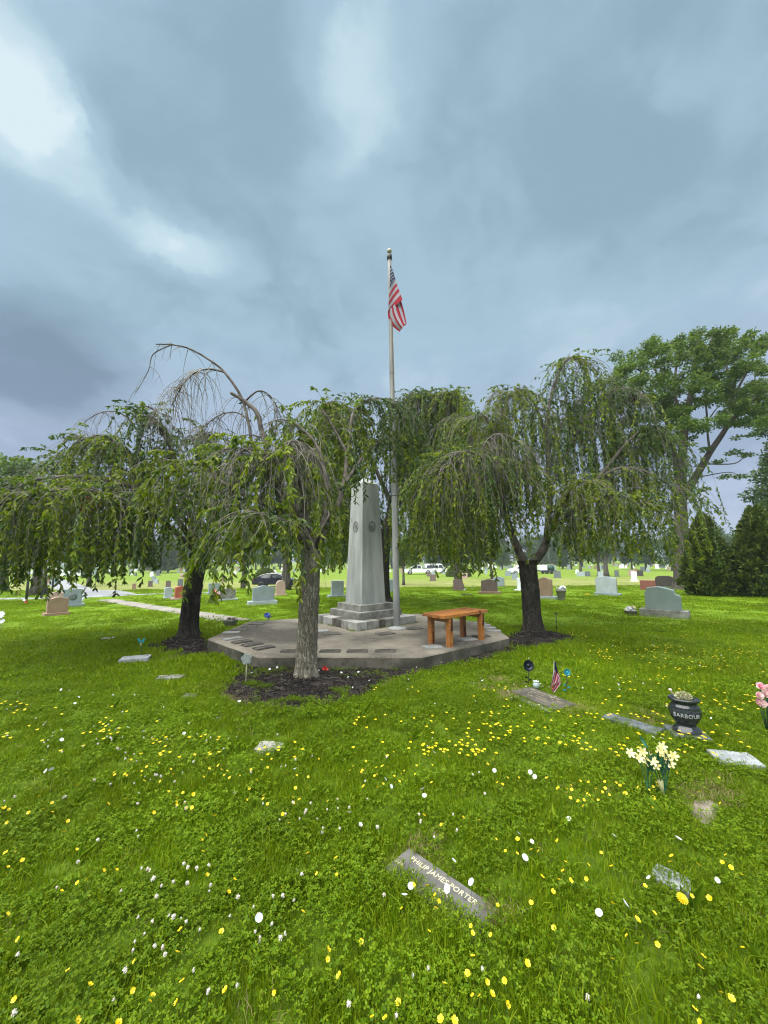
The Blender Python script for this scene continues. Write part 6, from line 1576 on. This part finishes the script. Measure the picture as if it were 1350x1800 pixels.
clo_px = [(137,1515),(100,1560),(213,1566),(249,1526),(259,1528),(263,1530),(270,1543),(268,1546),(275,1575),(284,1557),(305,1550),(323,1518),(330,1524),(346,1526),(367,1520),(370,1556),(368,1566),(329,1552),(418,1576),(446,1594),(404,1610),(449,1638),(457,1648),(243,1612),(268,1619),(297,1609),(305,1611),(318,1615),(327,1620),(351,1634),(254,1641),(237,1655),(234,1670),(272,1662),(286,1665),(290,1677),(220,1705),(340,1705),(366,1742),(417,1732),(31,1678),(25,1780),(200,1757),(480,1575),(497,1574),(517,1582),(478,1624),(501,1641),(493,1648),(457,1654),(726,1714),(753,1702),(613,1764),(697,1785),(675,1573),(848,1703),(1033,1753),(1228,1752),(530,1537),(522,1530),(568,1455),(566,1463),(597,1456),(594,1421),(575,1423),(538,1424),(240,1460),(243,1470),(172,1476),(115,1400),(8,1408),(26,1400),(194,1378),(236,1377),(255,1365),(112,1402),(242,1412),(325,1410),(327,1420),(310,1418),(441,1357)]
def region(n, x0, x1, y0, y1, seed):
    r = random.Random(seed); cs = [(r.uniform(x0, x1), r.uniform(y0, y1)) for _ in range(max(3, n//9))]; out = []
    while len(out) < n:
        if r.random() < .3: out.append((r.uniform(x0, x1), r.uniform(y0, y1))); continue
        c = r.choice(cs); q = (r.gauss(c[0], (x1-x0)*.07), r.gauss(c[1], (y1-y0)*.09))
        if x0 < q[0] < x1 and y0 < q[1] < y1: out.append(q)
    return out
yel_px += region(70, 0, 460, 1285, 1440, 1)+region(45, 0, 300, 1230, 1330, 2)+region(120, 700, 1350, 1250, 1330, 3)+region(150, 980, 1350, 1130, 1260, 4)+region(60, 620, 900, 1200, 1330, 5)+region(60, 850, 1350, 1300, 1420, 6)+region(70, 1000, 1350, 1085, 1150, 7)+region(50, 450, 760, 1300, 1420, 8)
clo_px += region(55, 0, 420, 1200, 1400, 11)+region(45, 700, 1350, 1110, 1260, 12)+region(30, 430, 900, 1290, 1480, 13)
wht_px += region(14, 60, 460, 1195, 1300, 14)
def place_flowers(px, kind, name, label, cat, group, limit=300):
    pts = []
    for a, b in px:
        h = random.uniform(.06, .10); g = G(a, b, h)
        X, Y = np.array([g.x]), np.array([g.y])
        if inpoly(X, Y, EXCL[0])[0]: continue
        pts.append((g.y, g, h))
    pts.sort(key=lambda q: q[0])
    for y, g, h in pts[:limit]:
        o = bpy.data.objects.new(name, random.choice(FK[kind])); COL.objects.link(o)
        s = random.uniform(.58, .95)*(1.0 if y < 3 else .98); o.location = (g.x, g.y, g.z); o.rotation_euler = (0, 0, random.uniform(0, 6.28)); o.scale = (s, s, s if h/.085 > s else h/.085)
        tag(o, label, cat, group)
    rest = pts[limit:]
    if rest:
        b = MB()
        for y, g, h in rest: petals(b, 5, .013, .014, .004, 0, 0, None)if False else b.add([g+Vector((math.cos(a)*.0135, math.sin(a)*.0135, .003*math.sin(a*2))) for a in [i*PI/3 for i in range(6)]], [(0, 1, 2, 3, 4, 5)], 0)
        o = b.build(name+'s', [FK[kind][0].materials[0]]); tag(o, kind='stuff')
place_flowers(yel_px, 'butter', 'buttercup', 'small yellow buttercup growing in the lawn', 'flower', 'yellow buttercups in the lawn')
place_flowers(wht_px, 'white', 'white_flower', 'round white open flower low in the grass', 'flower', 'round white flowers in the lawn')
place_flowers(clo_px, 'clover', 'clover_flower', 'fluffy whitish clover head in the lawn', 'flower', 'white clover heads in the lawn')
def dandelion():
    g = G(1199, 1580, .07); b = MB(); M = Matrix.Rotation(.5, 3, 'X')
    for k in range(3): petals(b, 18, .021-.005*k, .005, .004+.004*k, 0, .001*k, M)
    b.tube([(0, 0, -.07), (0, 0, 0)], .0018, 5, 1); o = b.build('dandelion', [M_yel, M_stem]); o.location = g
    tag(o, 'large bright yellow dandelion flower right of the overgrown marker', 'flower')
dandelion()

# ------------------------------------------------------------------ scatter: grass, clover leaves, mulch chips
def lib(name, meshes):
    c = bpy.data.collections.new(name)
    for i, m in enumerate(meshes):
        o = bpy.data.objects.new('%s_%02d' % (name, i), m); c.objects.link(o)
    return c
def scatter(name, collection, pos, rot, scl, idx):
    me = bpy.data.meshes.new(name); me.vertices.add(len(pos)); me.vertices.foreach_set('co', np.asarray(pos, np.float32).ravel())
    a = me.attributes.new('rot', 'FLOAT_VECTOR', 'POINT'); a.data.foreach_set('vector', np.asarray(rot, np.float32).ravel())
    a = me.attributes.new('scl', 'FLOAT_VECTOR', 'POINT'); a.data.foreach_set('vector', np.asarray(scl, np.float32).ravel())
    a = me.attributes.new('idx', 'INT', 'POINT'); a.data.foreach_set('value', np.asarray(idx, np.int32))
    o = link(name, me); tag(o, kind='stuff')
    ng = bpy.data.node_groups.new(name, 'GeometryNodeTree')
    ng.interface.new_socket('Geometry', in_out='INPUT', socket_type='NodeSocketGeometry'); ng.interface.new_socket('Geometry', in_out='OUTPUT', socket_type='NodeSocketGeometry')
    gi = N(ng, 'NodeGroupInput'); go = N(ng, 'NodeGroupOutput'); ip = N(ng, 'GeometryNodeInstanceOnPoints')
    ci = N(ng, 'GeometryNodeCollectionInfo'); ci.inputs['Collection'].default_value = collection; ci.inputs['Separate Children'].default_value = True; ci.inputs['Reset Children'].default_value = True
    def attr(n, t): q = N(ng, 'GeometryNodeInputNamedAttribute', data_type=t); q.inputs['Name'].default_value = n; return q.outputs[0]
    e2r = N(ng, 'FunctionNodeEulerToRotation'); ng.links.new(attr('rot', 'FLOAT_VECTOR'), e2r.inputs[0])
    ng.links.new(gi.outputs[0], ip.inputs['Points']); ng.links.new(ci.outputs[0], ip.inputs['Instance']); ip.inputs['Pick Instance'].default_value = True
    ng.links.new(attr('idx', 'INT'), ip.inputs['Instance Index']); ng.links.new(e2r.outputs[0], ip.inputs['Rotation']); ng.links.new(attr('scl', 'FLOAT_VECTOR'), ip.inputs['Scale'])
    ng.links.new(ip.outputs[0], go.inputs[0])
    md = o.modifiers.new('scatter', 'NODES'); md.node_group = ng
    return o
def blades(n, R, hmin, hmax, wd, mat, lean=.5, name='tuft'):
    r = R*np.sqrt(rng.random(n)); a = rng.random(n)*2*PI; x, y = r*np.cos(a), r*np.sin(a)
    h = rng.uniform(hmin, hmax, n); th = rng.random(n)*2*PI; ln = np.abs(rng.normal(0, lean, n))*h
    dx, dy = np.cos(th)*ln, np.sin(th)*ln; fa = rng.random(n)*2*PI; w = wd*rng.uniform(.6, 1.3, n); sx, sy = np.cos(fa)*w/2, np.sin(fa)*w/2; z = np.zeros(n)
    p0 = np.stack([x-sx, y-sy, z-.005], 1); p1 = np.stack([x+sx, y+sy, z-.005], 1)
    m0 = np.stack([x+dx*.32-sx*.85, y+dy*.32-sy*.85, h*.58], 1); m1 = np.stack([x+dx*.32+sx*.85, y+dy*.32+sy*.85, h*.58], 1)
    t0 = np.stack([x+dx-sx*.12, y+dy-sy*.12, h*(1-.25*ln/h)], 1); t1 = np.stack([x+dx+sx*.12, y+dy+sy*.12, h*(1-.25*ln/h)], 1)
    V = np.stack([p0, p1, m1, m0, t1, t0], 1).reshape(-1, 3); o = (np.arange(n)*6)[:, None]
    Fq = np.concatenate([o+np.array([[0, 1, 2, 3]]), o+np.array([[3, 2, 4, 5]])], 1).reshape(-1, 4)
    return np_mesh(name, V, Fq, mat)
def clovers(n, R, mat, s0=.007, s1=.013, name='clover'):
    Vs = []; Fs = []; k = 0
    for i in range(n):
        r = R*math.sqrt(random.random()); a = random.uniform(0, 6.28); c = Vector((r*math.cos(a), r*math.sin(a), random.uniform(.02, .065))); s = random.uniform(s0, s1)
        M = Euler((random.gauss(0, .4), random.gauss(0, .4), random.uniform(0, 6.28))).to_matrix(); q = random.choice((3, 3, 3, 5))
        for j in range(3):
            an = j*2*PI/3; R2 = Matrix.Rotation(an, 3, 'Z')
            pts = [(0, 0, 0), (s*.7, -s*.55, .12*s), (s*1.5, -s*.45, .3*s), (s*1.65, 0, .2*s), (s*1.5, s*.45, .3*s), (s*.7, s*.55, .12*s)]
            Vs += [tuple(c+M @ (R2 @ Vector(p_))) for p_ in pts]; Fs += [(k, k+1, k+2, k+3), (k, k+3, k+4, k+5)]; k += 6
        Vs += [tuple(c), tuple(c+Vector((.001, 0, 0))), (c.x*.9+.001, c.y*.9, 0), (c.x*.9, c.y*.9, 0)]; Fs += [(k, k+1, k+2, k+3)]; k += 4
    return np_mesh(name, np.array(Vs), np.array(Fs), mat)
def broad(n, mat):
    pos = np.zeros((n, 3)); pos[:, :2] = rng.normal(0, .01, (n, 2)); a = np.arange(n)*2*PI/n+rng.random(n)
    ax = np.stack([np.cos(a), np.sin(a), rng.uniform(.5, 1.4, n)], 1); L_ = rng.uniform(.07, .13, n)
    V, Fq = leaf_cloud(pos, ax, L_, L_*.26, .2, True, .35); return np_mesh('broadleaf', V, Fq, mat)
def grass():
    lib_g = lib('grass_tuft', [blades(90, .10, .025, .062, .0042, M_grass, .55), blades(80, .09, .03, .072, .0045, M_grass, .45), blades(100, .11, .02, .05, .004, M_grass, .7),
                               clovers(46, .10, M_clover, .0045, .0085), clovers(56, .10, M_clover, .004, .0072), blades(36, .07, .05, .12, .0042, M_grass, .35), broad(7, M_clover),
                               blades(140, .22, .03, .065, .010, M_grass, .5), blades(26, .08, .02, .055, .003, M_dry, .9)])
    pos = []; scl = []; idx = []; rot = []
    def field(y0, y1, dens, kinds, wts, s0, s1, hs=1.0, margin=1.25):
        A = 0.0; n = int(dens*((y1*y1-y0*y0)*margin)+dens*(y1-y0)*1.0)
        y = np.sqrt(rng.uniform(y0*y0, y1*y1, n)); x = rng.uniform(-1, 1, n)*(y*margin*0.98+0.6)
        ok = np.ones(n, bool)
        for pl in EXCL: ok &= ~inpoly(x, y, pl)
        x, y = x[ok], y[ok]; n = len(x)
        # clover grows in patches
        cp = np.sin(x*2.1+np.sin(y*1.7)*1.5)*np.sin(y*2.3+np.cos(x*1.3)*1.4)
        k = rng.choice(kinds, n, p=wts)
        flip = (cp > .25) & (rng.random(n) < .5); k = np.where(flip & (y < 9), rng.choice([3, 4], n), k)
        s = rng.uniform(s0, s1, n); hh = s*hs*(0.85+0.25*np.sin(x*1.1+y*.7))
        pos.append(np.stack([x, y, TN(y)], 1)); scl.append(np.stack([s, s, hh], 1)); idx.append(k)
        rot.append(np.stack([rng.normal(0, .10, n), rng.normal(0, .10, n), rng.random(n)*2*PI], 1))
    field(1.0, 2.6, 265, [0, 1, 2, 3, 4, 5, 6, 8], [.22, .18, .20, .19, .15, .035, .015, .01], .75, 1.2)
    field(2.6, 5.0, 155, [0, 1, 2, 3, 4, 5, 6, 8], [.26, .20, .24, .14, .10, .03, .015, .015], .85, 1.35)
    field(5.0, 9.0, 70, [0, 1, 2, 7, 8], [.3, .25, .2, .24, .01], 1.1, 1.7, .62)
    field(9.0, 16.0, 13, [7, 1, 0], [.8, .1, .1], 1.2, 1.9, .38)
    field(16.0, 27.0, 3.5, [7], [1], 1.6, 2.6, .24)
    scatter('grass', lib_g, np.concatenate(pos), np.concatenate(rot), np.concatenate(scl), np.concatenate(idx))
    # ragged fringe creeping over the edges of stones, beds and platform; dry stems round the near marker
    pos = []; scl = []; idx = []; rot = []
    def fringe(poly, per_m, inset, kinds, s, jit=.04):
        d = densify(poly, 1.0/per_m)
        for x, y in d:
            cx = sum(p_[0] for p_ in poly)/len(poly); cy = sum(p_[1] for p_ in poly)/len(poly)
            v_ = Vector((x-cx, y-cy)); v_.normalize(); q = Vector((x, y))-v_*random.uniform(-jit*2, inset)+Vector((random.gauss(0, jit), random.gauss(0, jit)))
            pos.append((q.x, q.y, 0.0)); k = s*random.uniform(.6, 1.1); scl.append((k, k, k)); idx.append(random.choice(kinds)); rot.append((random.gauss(0, .15), random.gauss(0, .15), random.uniform(0, 6.28)))
    for k, pl in enumerate(EXCL[7:]):
        if k+7 in SANDI: fringe(pl, 14, -.01, [8, 0, 3], .5, .03)
        elif k+7 != SLATE: fringe(pl, 38, .035, [0, 1, 3, 8, 5], .60, .022)
        else:
            for (ax, ay, bx, by, n, dd, kk) in ((-w_/2, -d_/2, w_/2, -d_/2, 46, .030, (0, 3, 4, 1)), (w_/2-.03, -d_/2, w_/2+.01, d_/2, 16, .02, (0, 8, 8)), (-w_/2-.03, -d_/2, -w_/2-.03, d_/2, 10, .01, (8, 0)), (-w_/2, d_/2+.055, w_/2, d_/2+.055, 40, .012, (0, 3, 8, 1))):
                for _ in range(n):
                    f = random.random(); q = Ms @ Vector((ax+(bx-ax)*f+random.gauss(0, .01), ay+(by-ay)*f+random.gauss(0, dd), 0)); z = random.uniform(.4, .75)
                    pos.append((q.x, q.y, 0)); scl.append((z, z, z)); idx.append(random.choice(kk)); rot.append((random.gauss(0, .12), random.gauss(0, .12), random.uniform(0, 6.28)))
    for pl, c, h in BEDS: fringe(pl, 16, .10, [0, 1, 3, 4, 8], .8, .07)
    fringe(EXCL[0], 9, -.01, [0, 1, 8], .7, .03)
    for (px, py, n, s) in ((510, 1185, 60, 22), (470, 1190, 30, 16), (640, 1190, 40, 22), (595, 1186, 30, 22), (470, 1215, 26, 14), (600, 1220, 14, 10), (445, 1205, 14, 10), (520, 1240, 20, 30)):
        for _ in range(n):
            g = G(px+random.gauss(0, s), py+random.gauss(0, 4)); pos.append((g.x, g.y, .035)); k = random.uniform(.35, .75); scl.append((k, k, k)); idx.append(random.choice((0, 3, 4, 8))); rot.append((0, 0, random.uniform(0, 6.28)))
    for (px, py, n, s) in ((742, 1490, 16, 8), (880, 1612, 10, 6), (900, 1222, 40, 14), (1010, 1245, 26, 16), (1135, 1262, 30, 22), (1250, 1395, 30, 30), (395, 1232, 30, 22), (700, 1195, 30, 40), (880, 1205, 40, 22), (340, 1160, 40, 40), (440, 1250, 40, 40)):
        for _ in range(n):
            g = G(px+random.gauss(0, s), py+random.gauss(0, s*.35)); pos.append((g.x, g.y, .0)); k = random.uniform(.7, 1.2); scl.append((k, k, k)); idx.append(8); rot.append((random.gauss(0, .2), random.gauss(0, .2), random.uniform(0, 6.28)))
    a = math.radians(38.6); ex = Vector((math.cos(a), math.sin(a), 0)); ey = Vector((-math.sin(a), math.cos(a), 0))
    for _ in range(85):
        k = random.uniform(-.78, .78); q = MON_C+(ex*k-ey*(.775+abs(random.gauss(0, .02))) if random.random() < .55 else ey*k-ex*(.775+abs(random.gauss(0, .02))))
        pos.append((q.x, q.y, PLH)); z = random.uniform(.22, .6); scl.append((z*.6, z*.6, z)); idx.append(random.choice((8, 8, 3, 0))); rot.append((random.gauss(0, .3), random.gauss(0, .3), random.uniform(0, 6.28)))
    scatter('grass', lib_g, pos, rot, scl, idx)
grass()
def chips():
    ms = []
    for k in range(5):
        b = MB(); r = random.Random(k)
        for _ in range(9):
            c = Vector((r.uniform(-.05, .05), r.uniform(-.05, .05), r.uniform(0, .012))); M = Euler((r.gauss(0, .35), r.gauss(0, .35), r.uniform(0, 6.28))).to_matrix()
            b.box(c, (r.uniform(.012, .045), r.uniform(.006, .015), r.uniform(.003, .008)), 0, M)
        ms.append(b.mesh('chip', M_chip))
    b = MB(); r = random.Random(9)
    for _ in range(2): b.tube([(r.uniform(-.06, .06), r.uniform(-.06, .06), .012), (0, 0, .022), (r.uniform(-.09, .09), r.uniform(-.06, .06), .012)], .0025, 4)
    ms.append(b.mesh('twiglet', M_twig)); L = lib('mulch_chip', ms)
    pos = []; rot = []; scl = []; idx = []
    for poly, c, h in BEDS:
        P_ = np.array(poly); x0, y0 = P_.min(0); x1, y1 = P_.max(0); n = int((x1-x0)*(y1-y0)*520)
        x = rng.uniform(x0, x1, n); y = rng.uniform(y0, y1, n); ok = inpoly(x, y, poly) & ~inpoly(x, y, PLAT); x, y = x[ok], y[ok]
        # height of the mound at each chip
        for a, b_ in zip(x, y):
            an = Vector((a-c[0], b_-c[1])); best = min(poly, key=lambda q: (Vector((q[0]-c[0], q[1]-c[1])).normalized()-an.normalized()).length if an.length > 1e-6 else 0)
            rr = min(1, an.length/max(1e-6, math.hypot(best[0]-c[0], best[1]-c[1])))
            pos.append((a, b_, max(.004, h*(1-rr**2.2))+.002)); s = random.uniform(.35, .85); scl.append((s, s, s)); idx.append(5 if random.random() < .05 else random.randrange(5)); rot.append((random.gauss(0, .1), random.gauss(0, .1), random.uniform(0, 6.28)))
    scatter('mulch_chips', L, pos, rot, scl, idx)
chips()

# ------------------------------------------------------------------ haze
def haze():
    b = MB(); b.box((0, 435, 10.5), (1440, 930, 27)); 
    m = bpy.data.materials.new('haze'); m.use_nodes = True; t = m.node_tree; t.nodes.clear()
    v = N(t, 'ShaderNodeVolumePrincipled'); v.inputs['Density'].default_value = 0.0007; v.inputs['Color'].default_value = (0.80, 0.88, 0.95, 1); v.inputs['Anisotropy'].default_value = 0.2
    out = N(t, 'ShaderNodeOutputMaterial'); t.links.new(v.outputs[0], out.inputs['Volume'])
    o = b.build('haze', m); tag(o, kind='stuff')
haze()
